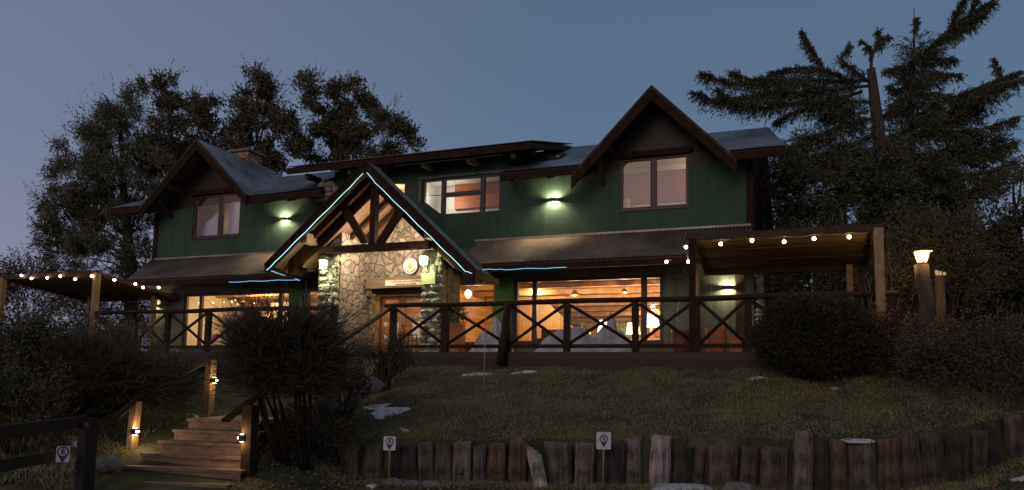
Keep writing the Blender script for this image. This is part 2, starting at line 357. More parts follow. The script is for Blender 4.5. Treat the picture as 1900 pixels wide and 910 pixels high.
def point(parent, p, power, col, rad=.04, sp='H'):
    d = bpy.data.lights.new('glow', 'POINT'); d.energy = power; d.color = col; d.shadow_soft_size = rad
    o = bpy.data.objects.new('glow', d); COL.objects.link(o)
    wp = H(*p) if sp == 'H' else Vector(p); o.location = FR[parent].inverted() @ wp; o.parent = parent
    return o

# ------------------------------------------------------------------ terrain
def smooth(x): x = np.clip(x, 0, 1); return x * x * (3 - 2 * x)
WX = [-40, -3.6, .5, 2.4, 3.6, 4.6, 6.5, 8.5, 12]; WY = [12.9, 12.9, 12.93, 13.0, 12.85, 12.35, 12.25, 12.5, 12.6]
def wall_y(X): return np.interp(X, WX, WY)
def deck_y(X): return 16.0 - .394 * (X - 4.92)
def ground(X, Y):
    X = np.asarray(X, float); Y = np.asarray(Y, float)
    yw = wall_y(X); yd = deck_y(X); top = np.interp(X, [-3.6, 2.4, 4.6, 6.2, 7.4, 8.6], [-1.86, -1.74, -1.66, -1.6, -1.42, -1.16])
    t = (Y - yw) / np.maximum(yd - yw, .5)
    lot = np.interp(X, [5.6, 7.2, 8.6, 12], [-2.44, -2.2, -1.72, -1.5])
    z = np.where(t < 0, lot, top + (-.36 - top) * np.clip(t, 0, 1) ** .92)
    z = z + np.where(t > 0, .05 * np.sin(X * 1.7 + Y * .8) * np.cos(Y * 1.9 - X * .6) * smooth(t * 4) * (t < 1), .015 * np.sin(X * 3) * np.cos(Y * 2.3))
    zl = np.interp(Y, [10.4, 12.6, 14.2, 16.9, 20], [-2.44, -1.7, -1.5, -1.38, -1.0]) + np.clip((-6.4 - X), 0, 3) * .16
    zl = np.where(Y > yd + 1.5, np.maximum(zl, -.9), zl)
    k = smooth((X + 3.9) / 1.6)
    z = np.where(Y < 22, zl * (1 - k) + z * k, z)
    return np.where(Y < 10.4, np.where(Y > 8, lot, -2.44), z)
def gz(x, y): return float(ground(x, y))

def ground_mat():
    m, t, b = newmat('grass_ground'); n = t.nodes.new; l = t.links.new
    co = n('ShaderNodeTexCoord'); no = n('ShaderNodeTexNoise'); no.inputs['Scale'].default_value = .9; no.inputs['Detail'].default_value = 8; no.inputs['Roughness'].default_value = .7; l(co.outputs['Object'], no.inputs['Vector'])
    rp = n('ShaderNodeValToRGB'); l(no.outputs[0], rp.inputs[0]); e = rp.color_ramp.elements; e[0].position = .3; e[1].position = .7
    e[0].color = (.045, .042, .024, 1); e[1].color = (.17, .14, .08, 1); x = rp.color_ramp.elements.new(.5); x.color = (.062, .068, .035, 1)
    l(rp.outputs[0], b.inputs['Base Color']); b.inputs['Roughness'].default_value = .95; b.inputs['Specular IOR Level'].default_value = .1
    nb = n('ShaderNodeTexNoise'); nb.inputs['Scale'].default_value = 22; nb.inputs['Detail'].default_value = 8; l(co.outputs['Object'], nb.inputs['Vector'])
    bp = n('ShaderNodeBump'); bp.inputs['Strength'].default_value = .8; bp.inputs['Distance'].default_value = .06; l(nb.outputs[0], bp.inputs['Height']); l(bp.outputs[0], b.inputs['Normal'])
    return m
M['ground'] = ground_mat()
gx = np.unique(np.concatenate([[-800, -300, -120, -60, -40], np.arange(-30, -8, .8), np.arange(-8, 9, .14), np.arange(9, 30, .8), [40, 60, 120, 300, 800]]))
gy = np.unique(np.concatenate([[-800, -300, -100, -30, -10, 0], np.arange(2, 8, .5), np.arange(8, 20, .12), np.arange(20, 60, 1.5), [80, 130, 300, 800]]))
GX, GY = np.meshgrid(gx, gy, indexing='ij'); GZ = ground(GX, GY)
vv = np.stack([GX, GY, GZ], -1).reshape(-1, 3); ni, nj = GX.shape
ii, jj = np.meshgrid(np.arange(ni - 1), np.arange(nj - 1), indexing='ij'); a = (ii * nj + jj).ravel()
g = np_mesh('ground', vv, np.stack([a, a + nj, a + nj + 1, a + 1], 1), M['ground'], smooth=True); g['kind'] = 'structure'

# ------------------------------------------------------------------ the lodge
LD = hthing('lodge', 'two-storey green mountain lodge with steep timber gables, stone entrance and lit windows', 'lodge', -10.3, 0, -.4)
def wall_grid(u0, u1, z0, z1, holes, vf, vb, m, name, parent=LD, extra=None):
    """a wall face with rectangular openings and their reveals"""
    us = sorted({u0, u1, *[h[0] for h in holes], *[h[1] for h in holes]}); zs = sorted({z0, z1, *[h[2] for h in holes], *[h[3] for h in holes]})
    us = [x for x in us if u0 <= x <= u1]; zs = [x for x in zs if z0 <= x <= z1]
    def hole(i, j):
        if i < 0 or j < 0 or i >= len(us) - 1 or j >= len(zs) - 1: return True
        cu = (us[i] + us[i + 1]) / 2; cz = (zs[j] + zs[j + 1]) / 2
        return any(h[0] < cu < h[1] and h[2] < cz < h[3] for h in holes)
    b = MB()
    for i in range(len(us) - 1):
        for j in range(len(zs) - 1):
            if hole(i, j): continue
            a, c, d, e = us[i], us[i + 1], zs[j], zs[j + 1]
            b.poly([(a, vf, d), (c, vf, d), (c, vf, e), (a, vf, e)]); b.poly([(a, vb, d), (a, vb, e), (c, vb, e), (c, vb, d)])
            if hole(i - 1, j): b.poly([(a, vf, d), (a, vf, e), (a, vb, e), (a, vb, d)])
            if hole(i + 1, j): b.poly([(c, vf, d), (c, vb, d), (c, vb, e), (c, vf, e)])
            if hole(i, j - 1): b.poly([(a, vf, d), (a, vb, d), (c, vb, d), (c, vf, d)])
            if hole(i, j + 1): b.poly([(a, vf, e), (c, vf, e), (c, vb, e), (a, vb, e)])
    if extra: extra(b)
    return b.build(name, m, parent)

UL, UR = -20.66, 0.0
WR = (-3.54, -1.66, 4.12, 5.58); WL = (-18.93, -16.81, 4.17, 5.70)
# upper storey: holes for both bedroom windows and the bays of the middle window
CW = (-9.78, -7.14, 4.33, 5.52)
wall_grid(UL, UR, 3.30, 5.26, [(WR[0], WR[1], WR[2], 5.3), (WL[0], WL[1], WL[2], 5.3), (CW[0], CW[1], CW[2], 5.3), (-12.4, -10.36, 4.33, 5.3)], 0, -.2, M['green'], 'upper_wall')
b = MB(); 
b.prism([(-13.02, 5.262), (-12.4, 5.262), (-12.4, 5.55), (-10.36, 5.55), (-10.36, 5.262), (-9.78, 5.262), (-9.78, 5.52), (-7.14, 5.52), (-7.14, 5.262), (-6.86, 5.262), (-6.86, 6.06), (-13.02, 6.06)], 0, -.2)
b.prism([(-9.78, 4.332), (-9.16, 4.332), (-9.78, 4.79)], -.001, -.2)
b.prism([(-10.36, 4.332), (-10.36, 5.1), (-11.1, 4.332)], -.001, -.2)
b.build('dormer_wall', M['green'], LD)
b = MB(); b.box(-13.02, -12.9, -.202, -3.0, 5.27, 6.3); b.box(-6.98, -6.86, -.202, -3.0, 5.27, 6.3); b.build('dormer_cheek', M['green'], LD)
# lower storey
GR_ = (-6.66, -2.33, .40, 2.30); GS = (-8.57, -7.26, .40, 2.24); GLW = (-19.1, -14.55, .30, 2.22); GLS = (-13.95, -12.9, .30, 2.22)
wall_grid(UL, UR, -.4, 3.298, [GR_, GS, GLW, GLS, (-11.5, -9.0, 0, 2.2)], 0, -.2, M['green_low'], 'lower_wall')
b = MB(); b.box(-7.24, -6.69, 0.003, .07, -.02, 2.4); b.build('pillar', M['green_pillar'], LD)
b = MB(); b.box(-14.53, -14.03, 0.003, .07, -.02, 2.4); b.build('pillar', M['green_pillar'], LD)
b = MB(); b.box(-.46, -.22, 0.003, .05, -.02, 2.6); b.build('corner_board', M['beam_wood'], LD)
b = MB(); b.box(-.16, .03, -.15, .03, 3.4, 5.2); b.build('corner_board', M['dark_wood'], LD)
b = MB(); b.box(UL - .03, UL + .16, -.15, .03, 3.4, 5.2); b.build('corner_board', M['dark_wood'], LD)
b = MB(); b.box(-16.7, -13.2, .003, .012, 4.50, 4.512); b.box(-7.0, -3.7, .003, .012, 4.46, 4.472); b.build('wall_joint', M['green'], LD)
# side and back walls
b = MB(); b.box(-.2, 0, -.202, -8.4, -.4, 5.0); b.build('side_wall', M['dark_wood'], LD)
b = MB(); b.box(UL, UL + .2, -.202, -8.4, -.4, 5.0); b.build('side_wall', M['green'], LD)
b = MB(); b.box(UL + .2, -.2, -8.2, -8.4, -.4, 5.0); b.build('back_wall', M['green'], LD)
for su in (0, UL):
    b = MB(); k = su if su else -.0
    b.poly([(su - .01, -.05, 5.2), (su - .01, -3.2, 6.7), (su - .01, -8.35, 4.9), (su - .01, -8.35, 4.7)]); b.build('gable_end', M['dark_wood'], LD)

# corrugated sheet: columns of (start, end) in house coordinates
def corrugated(cols, name, m, parent, amp=.012, thick=None):
    A = np.array([c[0] for c in cols], float); B = np.array([c[1] for c in cols], float); n = len(cols)
    mid = n // 2
    across = A[min(mid + 3, n - 1)] - A[mid - 3]; along = B[mid] - A[mid]
    nr = np.cross(across, along); nr /= np.linalg.norm(nr)
    if nr[2] < 0: nr = -nr
    s = np.sin(np.arange(n) * 2 * PI / 6.0)[:, None] * amp
    off = nr * s
    P = np.concatenate([Hn(A + off), Hn(B + off), Hn(A + off - nr * .004), Hn(B + off - nr * .004)])
    i = np.arange(n - 1)
    F = np.concatenate([np.stack([i, i + 1, n + i + 1, n + i], 1), np.stack([2 * n + i, 3 * n + i, 3 * n + i + 1, 2 * n + i + 1], 1), np.stack([i, 2 * n + i, 2 * n + i + 1, i + 1], 1)])
    return np_mesh(name, P, F, m, parent, smooth=True)
PITCHW = .09
def cols_u(u0, u1, f0, f1):
    n = int((u1 - u0) / PITCHW * 6) + 1; us = np.linspace(u0, u1, n); return [(f0(u), f1(u)) for u in us]

# skirt roof between the storeys
def skirt(u0, u1, u0e, u1e):
    n = int((u1 - u0) / PITCHW * 6) + 1; t = np.linspace(0, 1, n)
    r = corrugated([((u0 + (u1 - u0) * k, .012, 3.47), (u0e + (u1e - u0e) * k, 1.34, 2.56)) for k in t], 'skirt_roof', M['zinc_brown'], LD, .024)
    return r
skirt(-20.75, -11.92, -20.35, -11.92); skirt(-7.84, -.02, -7.84, -.02)
for a, c in ((-20.5, -11.92), (-7.84, -.05)):
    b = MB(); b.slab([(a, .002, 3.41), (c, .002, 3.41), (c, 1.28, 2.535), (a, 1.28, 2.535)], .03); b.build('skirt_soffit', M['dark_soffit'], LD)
    b = MB(); b.box(a, c, 1.24, 1.29, 2.34, 2.50); b.build('eave_board', M['dark_wood'], LD)
    b = MB(); b.box(a - .1, c, .014, .035, 3.475, 3.53); b.build('flashing', M['zinc_brown'], LD)
for k in range(27):
    u = -20.3 + k * .75
    if -12.2 < u < -7.8: continue
    b = MB(); b.bar((u, .03, 3.30), (u, 1.22, 2.45), .07, .1); b.build('rafter', M['dark_wood'], LD)

# main roof
RS = .4675
def zroof(v): return 5.30 + (.8 - v) * RS
gR = dict(u=-2.49, z=7.26, hl=2.16, hr=2.12, s=1.03); gL = dict(u=-18.1, z=7.44, hl=2.42, hr=2.22, s=.94)
def valley_v(u):
    for g_ in (gR, gL):
        du = abs(u - g_['u'])
        if du < (g_['z'] - 5.30) / g_['s']: return min(.8, .8 - (g_['z'] - g_['s'] * du - 5.30) / RS)
    return .8
def main_cols(u0, u1, e0=0, e1=0):
    n = int((u1 - u0) / PITCHW * 6) + 1; out_ = []
    for k in np.linspace(0, 1, n):
        u = u0 + (u1 - u0) * k; v = valley_v(u); ut = u + e0 * (1 - k) + e1 * k
        ub = u
        out_.append(((ut, -3.2, zroof(-3.2)), (ub, v, zroof(v))))
    return out_
def taper(u0, u1, tip0, tip1, nm):
    """roof sheets whose ridge ends are pulled in at a gable end"""
    n = int((u1 - u0) / PITCHW * 6) + 1; out_ = []
    for k in np.linspace(0, 1, n):
        u = u0 + (u1 - u0) * k; v = valley_v(u); q = 0
        if tip1 and u > u1 - 1.2: q = -tip1 * (u - (u1 - 1.2)) / 1.2
        if tip0 and u < u0 + 1.2: q = tip0 * ((u0 + 1.2) - u) / 1.2
        f = (.8 - v) / 4.0
        out_.append(((u + q, -3.2, zroof(-3.2)), (u + q * f, v, zroof(v))))
    return corrugated(out_, nm, M['zinc'], LD, .012)
taper(-6.84, .86, 0, .6, 'roof'); taper(-22.0, -13.05, .5, 0, 'roof')
b = MB(); b.slab([(-21.9, -3.2, zroof(-3.2) - .04), (.2, -3.2, zroof(-3.2) - .04), (.2, -8.9, 4.6), (-21.9, -8.9, 4.6)], .08); b.build('back_roof', M['zinc'], LD)
# boards under the eaves, eave beams and rafter tails
for a, c in ((-22.0, gL['u'] - 2.1), (gL['u'] + 2.05, -13.02), (-6.86, gR['u'] - 1.95), (gR['u'] + 1.95, .84)):
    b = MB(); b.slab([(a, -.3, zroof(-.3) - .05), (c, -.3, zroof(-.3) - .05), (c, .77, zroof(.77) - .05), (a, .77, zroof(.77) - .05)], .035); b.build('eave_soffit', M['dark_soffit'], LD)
    b = MB(); b.box(a, c, .74, .785, 5.04, 5.25); b.build('eave_board', M['dark_wood'], LD)
for u in (-15.2, -14.3, -13.4, -6.5, -5.4):
    b = MB(); b.bar((u, .02, 5.36), (u, .70, 5.07), .1, .14); b.build('rafter_tail', M['beam_wood'], LD)
b = MB(); b.slab([(.84, .79, 5.28), (.30, -3.2, zroof(-3.2) - .02), (.22, -3.2, zroof(-3.2) - .02), (.76, .79, 5.28)], .2); b.build('verge_board', M['dark_wood'], LD)
b = MB(); b.slab([(-21.98, .79, 5.28), (-21.5, -3.2, zroof(-3.2) - .02), (-21.4, -3.2, zroof(-3.2) - .02), (-21.88, .79, 5.28)], .2); b.build('verge_board', M['dark_wood'], LD)

# cross gables
def cross_gable(g_, window, lower_l, lower_r):
    u0, z0, s = g_['u'], g_['z'], g_['s']
    for sd, hw in ((-1, g_['hl']), (1, g_['hr'])):
        n = int(4.0 / PITCHW * 6) + 1; cs = []
        for v in np.linspace(.84, -3.1, n):
            duv = (z0 - zroof(v)) / s
            du = hw + .02 if v > .45 else max(min(duv, hw), .05)
            cs.append(((u0 + sd * .0, v, z0), (u0 + sd * du, v, z0 - s * du)))
        corrugated(cs, 'gable_roof', M['zinc'], LD, .011)
        # soffit boards
        b = MB(); q = [(u0, .80, z0 - .05), (u0, -.05, z0 - .05), (u0 + sd * (hw - .35), -.05, z0 - s * (hw - .35) - .05), (u0 + sd * hw, .4, z0 - s * hw - .05), (u0 + sd * hw, .80, z0 - s * hw - .05)]
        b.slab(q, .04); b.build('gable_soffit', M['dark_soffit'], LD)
        # barge board: inner and outer layer
        e = u0 + sd * (hw + .05); ze = z0 - s * (hw + .05)
        b = MB(); P_ = [(u0, z0 - .02), (e, ze - .02), (e, ze - .36), (u0, z0 - .40)]
        b.prism(P_, .80, .86); b.build('barge_board', M['dark_wood'], LD)
        b = MB(); P_ = [(u0, z0 + .01), (e, ze + .01), (e, ze - .09), (u0, z0 - .10)]
        b.prism(P_, .862, .885); b.build('barge_trim', M['beam_wood'], LD)
        # purlin ends under the verge
        for f in (.58,):
            pu_ = u0 + sd * hw * f; pz = z0 - s * hw * f - .22
            b = MB(); b.bar((pu_, .0, pz), (pu_, .79, pz), .16, .2); b.build('purlin', M['beam_wood'], LD)
    b = MB(); b.bar((u0, .0, z0 - .3), (u0, .79, z0 - .3), .16, .22); b.build('ridge_beam', M['beam_wood'], LD)
    # timber boarded gable triangle above the eaves, around the window head
    zt = lambda u: z0 - s * abs(u - u0) - .12
    zl = 5.262; wl, wr, wb, wt = window
    b = MB()
    ul = u0 - (z0 - .12 - zl) / s; ur = u0 + (z0 - .12 - zl) / s
    b.prism([(ul, zl), (wl, zl), (wl, wt), (wr, wt), (wr, zl), (ur, zl), (u0, z0 - .12)], .0, -.14)
    b.build('gable_boards', M['gable_boards'], LD)
    b = MB(); b.box(wl - .12, wr + .12, .003, .09, wt + .003, wt + .16); b.build('lintel', M['dark_wood'], LD)
cross_gable(gR, WR, 0, 0); cross_gable(gL, WL, 0, 0)
for (p, q) in (((-4.02, .04, 4.9), (-3.98, .7, 5.55)), ((-19.9, .04, 5.0), (-19.9, .7, 5.5))):
    b = MB(); b.bar(p, q, .12, .12); b.build('gable_bracket', M['beam_wood'], LD)

# dormer roof, rising to the back
corrugated(cols_u(-14.3, -5.88, lambda u: (u, .86, 6.10), lambda u: (u, -3.2, 7.28)), 'dormer_roof', M['zinc_brown'], LD, .013)
b = MB(); b.slab([(-14.25, .80, 6.05), (-5.93, .80, 6.05), (-5.93, -3.2, 7.2), (-14.25, -3.2, 7.2)], .05); b.build('dormer_soffit', M['dark_soffit'], LD)
b = MB(); b.box(-14.28, -5.90, .80, .85, 5.86, 6.06); b.build('eave_board', M['dark_wood'], LD)
b = MB(); b.slab([(-5.88, .79, 6.04), (-5.88, -2.6, 7.03), (-5.93, -2.6, 7.03), (-5.93, .79, 6.04)], .17); b.build('verge_board', M['beam_wood'], LD)
for u in (-13.6, -12.0, -10.9, -9.4, -7.9, -6.5):
    b = MB(); b.bar((u, .0, 5.80), (u, .7, 5.78), .14, .16); b.build('rafter_tail', M['beam_wood'], LD)
b = MB(); b.bar((-6.95, .35, 5.92), (-5.95, .35, 5.92), .1, .12); b.build('outrigger', M['beam_wood'], LD)
b = MB(); b.bar((-6.95, -.9, 6.2), (-5.95, -.9, 6.2), .1, .12); b.build('outrigger', M['beam_wood'], LD)
# skylights on the main roof
for u0, v0 in ((-6.0, -.6),):
    b = MB(); z1, z2 = zroof(v0) + .03, zroof(v0 - .6) + .03
    b.slab([(u0, v0, z1 + .06), (u0 + .5, v0, z1 + .06), (u0 + .5, v0 - .6, z2 + .06), (u0, v0 - .6, z2 + .06)], .07); f = b.build('skylight', M['black_metal'], LD)
    b = MB(); b.slab([(u0 + .05, v0 - .05, z1 + .09), (u0 + .45, v0 - .05, z1 + .09), (u0 + .45, v0 - .55, z2 + .05), (u0 + .05, v0 - .55, z2 + .05)], .012); b.build('pane', mat('skylight_glass', (.5, .55, .6), .08, .05, 3, 0, metal=.9), f)
# stone corbel left of the dormer and chimney behind the left gable
def rocks(b, boxes, seed=1, sz=.2, jit=.35):
    rs = random.Random(seed)
    for (u0, u1, v0, v1, z0, z1) in boxes:
        z = z0
        while z < z1:
            h = sz * rs.uniform(.5, 1.0); u = u0
            while u < u1 - .04:
                l_ = min(sz * rs.uniform(.8, 1.9), u1 - u)
                for vv_, in ((v1,),):
                    o1 = rs.uniform(0, 6); 
                    b.ball((u + l_ / 2, vv_ - .02 + rs.uniform(-.015, .02), z + h / 2), (l_ * .56, .075 + rs.uniform(0, .03), h * .56), 9, 6, lambda p, t, o1=o1: (1 + .13 * math.sin(3 * p + o1) + .1 * math.cos(2 * t + o1)) * 1.0)
                u += l_
            z += h
b = MB(); b.box(-13.35, -12.75, .003, .42, 5.0, 5.5); rocks(b, [(-13.35, -12.75, 0, .44, 4.98, 5.5)], 3, .2); b.build('stone_corbel', M['stone_block'], LD)
b = MB(); b.box(-18.75, -17.95, -2.2, -1.5, 6.6, 7.72); ch = b.build('chimney', stone('orange_lit_chimney_stone', 5, ((.40, .22, .12), (.65, .40, .24))), LD)  # orange light on the chimney is painted into its stone tones
b = MB(); b.box(-18.85, -17.85, -2.3, -1.4, 7.722, 7.80); b.build('chimney_cap', M['stone_block'], ch)

# ---- windows
def window(name, u0, u1, z0, z1, cols, fm, fw=.07, vf=-.04, rows=None, sill=True, depth=.1):
    """frame with its mullions, a pane in each light"""
    b = MB(); v1 = vf; v0 = vf - depth
    b.box(u0, u1, v1, v0, z1 - fw, z1); b.box(u0, u1, v1, v0, z0, z0 + fw)
    b.box(u0, u0 + fw, v1, v0, z0 + fw, z1 - fw); b.box(u1 - fw, u1, v1, v0, z0 + fw, z1 - fw)
    edges = [u0 + fw]
    for c, cw in cols: b.box(c - cw / 2, c + cw / 2, v1, v0, z0 + fw, z1 - fw); edges += [c - cw / 2, c + cw / 2]
    edges.append(u1 - fw)
    if rows:
        for (i, zr, hr) in rows: b.box(edges[2 * i], edges[2 * i + 1], v1, v0, zr - hr / 2, zr + hr / 2)
    w_ = b.build(name, fm, LD)
    for i in range(0, len(edges), 2):
        g_ = MB(); g_.box(edges[i], edges[i + 1], vf - .05, vf - .056, z0 + fw, z1 - fw); g_.build('pane', M['glass'], w_)
    if sill:
        s_ = MB(); s_.box(u0 - .04, u1 + .04, .035, -.03, z0 - .05, z0 - .003); s_.build('sill', fm, w_)
    return w_
window('window', *WR, [(-2.61, .17)], M['frame'], .07)
window('window', *WL, [(-17.73, .17)], M['frame'], .08)
window('window', *GR_, [(-6.04, .14), (-2.87, .15)], M['frame'], .1)
window('window', *GS, [], M['frame_orange'], .07)
window('window', *GLW, [(-18.38, .12), (-15.0, .13)], M['frame'], .1)
window('window', *GLS, [], M['frame_orange'], .08)
# middle window, its lower left corner cut along the porch roof
b = MB(); v1, v0 = -.03, -.13
def strip(b, p, q, w_): 
    d = np.array(q) - np.array(p); d = d / np.linalg.norm(d); nn = np.array([-d[1], d[0]]) * w_
    b.prism([tuple(p), tuple(q), tuple(np.array(q) + nn), tuple(np.array(p) + nn)], v0, v1)
b.box(-9.78, -7.14, v1, v0, 5.45, 5.52); b.box(-9.16, -7.14, v1, v0, 4.332, 4.39); b.box(-9.78, -9.70, v1, v0, 4.80, 5.45); b.box(-7.2, -7.14, v1, v0, 4.39, 5.45)
strip(b, (-9.775, 4.79), (-9.15, 4.335), .07); b.box(-9.13, -9.0, v1 + .004, v0, 4.39, 5.45); b.box(-7.82, -7.68, v1, v0, 4.39, 5.45); b.box(-9.0, -7.82, v1 - .004, v0, 4.93, 5.06)
cwf = b.build('window', M['frame_black'], LD)
for q in ([(-9.70, 4.82), (-9.14, 4.40), (-9.14, 5.45), (-9.70, 5.45)], [(-9.0, 4.39), (-7.82, 4.39), (-7.82, 4.93), (-9.0, 4.93)], [(-9.0, 5.06), (-7.82, 5.06), (-7.82, 5.45), (-9.0, 5.45)], [(-7.68, 4.39), (-7.2, 4.39), (-7.2, 5.45), (-7.68, 5.45)]):
    g_ = MB(); g_.prism(q, -.08, -.086); g_.build('pane', M['glass'], cwf)
b = MB(); b.box(-9.88, -7.10, .003, .05, 5.523, 5.60); b.prism([(-9.88, 4.77), (-9.785, 4.77), (-9.785, 5.52), (-9.88, 5.52)], .003, .05); b.build('reveal_trim', M['green_low'], cwf)
# its mirror image behind the porch roof
b = MB(); b.box(-12.4, -10.36, v1, v0, 5.48, 5.55); b.box(-10.43, -10.36, v1, v0, 5.12, 5.48); strip(b, (-11.12, 4.335), (-10.38, 5.09), .07); b.box(-12.4, -12.33, v1, v0, 4.4, 5.48); b.box(-12.4, -11.12, v1, v0, 4.332, 4.39)
mw = b.build('window', M['frame_black'], LD)
g_ = MB(); g_.prism([(-12.33, 4.39), (-11.15, 4.39), (-10.43, 5.12), (-10.43, 5.48), (-12.33, 5.48)], -.08, -.086); g_.build('pane', M['glass'], mw)

# ---- rooms behind the panes
def room(name, u0, u1, v1, z0, z1, mw_, mc, mf, v0=-.205, back=None):
    t = .02
    b = MB(); b.box(u0, u1, v1, v1 - t, z0, z1); b.build('room_back_wall', back or mw_, LD)
    b = MB(); b.box(u0 - t, u0, v0, v1, z0, z1); b.build('room_wall', mw_, LD)
    b = MB(); b.box(u1, u1 + t, v0, v1, z0, z1); b.build('room_wall', mw_, LD)
    b = MB(); b.box(u0 - t, u1 + t, v0, v1 - t, z1, z1 + t); b.build('room_ceiling', mc, LD)
    b = MB(); b.box(u0 - t, u1 + t, v0, v1 - t, z0 - t, z0); b.build('room_floor', mf, LD)
room('r', -9.0, -.3, -7.6, 0.0, 2.62, M['room_wood'], M['ceiling_wood'], M['room_floor'], back=M['cream'])
room('r', -20.3, -12.75, -5.0, 0.0, 2.62, M['cream'], M['ceiling_wood'], M['room_floor'], back=M['room_wood'])
room('r', -4.6, -.5, -1.02, 3.55, 5.60, M['cream'], M['cream'], M['room_floor'])
room('r', -20.0, -15.9, -1.3, 3.55, 5.72, M['cream'], M['ceiling_wood'], M['room_floor'])
room('r', -12.6, -7.05, -1.12, 3.95, 5.58, M['white_plaster'], M['white_plaster'], M['room_floor'])
cz_in = lambda v: 2.50 - .095 * (-v - .2)
b = MB(); b.slab([(-8.98, -.21, cz_in(-.21)), (-.32, -.21, cz_in(-.21)), (-.32, -7.58, cz_in(-7.58)), (-8.98, -7.58, cz_in(-7.58))], .02); b.build('sloping_ceiling', M['ceiling_wood'], LD)
b = MB()
for k in range(8): v = -.5 - k * .92; b.box(-8.96, -.34, v, v - .12, cz_in(v) - .17, cz_in(v) - .024)
b.build('ceiling_beams', M['ceiling_beam'], LD)
b = MB()
for k in range(7): b.box(-20.28, -12.77, -.8 - k * .65, -.92 - k * .65, 2.43, 2.618)
b.build('ceiling_beams', M['ceiling_beam'], LD)
# raking board wall under the stair of the sitting room
b = MB(); b.prism([(-7.9, .02), (-5.6, .02), (-5.6, .9), (-7.0, 2.2), (-7.9, 2.2)], -3.4, -3.5); b.build('stair_panelling', plank('stair_panel_boards', (.46, .26, .10), 0, .12, .5, .06, .35), LD)
# mauve curtain and panels upstairs; lilac panels stand in for reflected sky
b = MB(); b.box(-4.55, -.55, -.92, -1.0, 4.52, 5.42); b.build('tinted_panel', M['mauve'], LD)
b = MB(); b.box(-4.1, -3.45, -.7, -.9, 3.58, 4.62); b.build('bedhead', M['cream'], LD)
b = MB(); b.box(-17.75, -16.95, -.50, -.53, 4.1, 5.50); b.build('tinted_panel', M['lilac'], LD)
b = MB(); b.prism([(-18.95, 4.1), (-18.0, 4.1), (-18.0, 5.12), (-18.25, 5.2), (-18.95, 4.70)], -.50, -.53); b.build('tinted_panel', M['lilac'], LD)
b = MB(); b.box(-9.15, -7.35, -1.0, -1.1, 4.78, 5.56); b.build('wood_panelling', M['orange_wood'], LD)
b = MB(); b.box(-12.3, -10.5, -.9, -.96, 3.98, 5.56); b.build('wood_panelling', M['orange_wood'], LD)

# ---- entrance porch: a raised front canopy over the truss, a lower roof behind it
PU, PZ, PV, PB, PR = -9.93, 5.26, 2.95, 2.36, 4.66
SLL = (PZ - 2.56) / 3.22; SLR = (PZ - 2.16) / 3.33
def porch_side(sd, hw, s):
    z1 = PZ - s * hw; h2 = 2.45; z2 = PR - s * h2
    n = int((PV - PB) / PITCHW * 6) + 1
    corrugated([((PU, v, PZ), (PU + sd * hw, v, z1)) for v in np.linspace(PB, PV + .02, n)], 'porch_roof', M['zinc'], LD, .012)
    n = int(PB / PITCHW * 6)
    corrugated([((PU, v, PR), (PU + sd * h2, v, z2)) for v in np.linspace(.02, PB - .03, n)], 'porch_roof', M['zinc'], LD, .012)
    b = MB(); b.slab([(PU, PB, PZ - .05), (PU + sd * hw, PB, z1 - .05), (PU + sd * hw, PV - .05, z1 - .05), (PU, PV - .05, PZ - .05)], .04); b.build('porch_soffit', M['soffit_boards'], LD)
    b = MB(); b.slab([(PU, .02, PR - .05), (PU + sd * h2, .02, z2 - .05), (PU + sd * h2, PB - .04, z2 - .05), (PU, PB - .04, PR - .05)], .04); b.build('porch_soffit', M['soffit_boards'], LD)
    for v in (.35, 1.0, 1.65):
        b = MB(); b.prism([(PU, PR - .092), (PU + sd * (h2 - .05), z2 + s * .05 - .092), (PU + sd * (h2 - .05), z2 + s * .05 - .26), (PU, PR - .26)], v, v + .13); b.build('rafter', M['dark_wood'], LD)
    # boards closing the step between the two roofs
    b = MB(); b.prism([(PU, PZ - .06), (PU + sd * (hw - .3), z1 + s * .3 - .06), (PU + sd * (hw - .3), z1 + s * .3 - .5), (PU + sd * 1.9, PR - 1.9 * s - .1), (PU, PR - .1)], PB - .03, PB - .001); b.build('step_boards', M['dark_wood'], LD)
    e = PU + sd * (hw + .04); ze = PZ - s * (hw + .04)
    b = MB(); b.prism([(PU, PZ + .0), (e, ze + .0), (e, ze - .2), (e - sd * .1, ze - .24), (PU, PZ - .33)], PV - .05, PV + .02); b.build('barge_board', M['dark_wood'], LD)
    b = MB(); b.prism([(PU, PZ + .03), (e, ze + .03), (e, ze - .05), (PU, PZ - .06)], PV + .022, PV + .045); b.build('barge_trim', M['dark_wood'], LD)
    # wide boxed eave running back to the skirt roof
    b = MB(); b.slab([(PU + sd * (hw - .9), 1.36, z1 + s * .9 - .12), (PU + sd * hw, 1.36, z1 - .12), (PU + sd * hw, PB - .04, z1 - .12), (PU + sd * (hw - .9), PB - .04, z1 + s * .9 - .12)], .04); b.build('eave_soffit', M['soffit_boards'], LD)
    b = MB(); b.box(PU + sd * hw - .03, PU + sd * hw + .03, 1.36, PV - .06, z1 - .24, z1 - .06); b.build('porch_eave_board', M['dark_wood'], LD)
porch_side(-1, 3.22, SLL); porch_side(1, 3.33, SLR)
b = MB(); b.bar((PU, PB, PZ - .25), (PU, PV - .07, PZ - .25), .16, .24); b.build('ridge_beam', M['dark_wood'], LD)
for pu_, pz in ((-11.95, 3.26), (-8.0, 3.18)):
    b = MB(); b.box(pu_ - .11, pu_ + .11, 1.4, PV - .07, pz - .14, pz + .14); b.build('purlin', M['header_wood'], LD)
TV = 2.47
b = MB(); b.box(-11.66, -8.15, TV - .1, TV + .1, 2.84, 3.04); b.build('tie_beam', M['dark_wood'], LD)
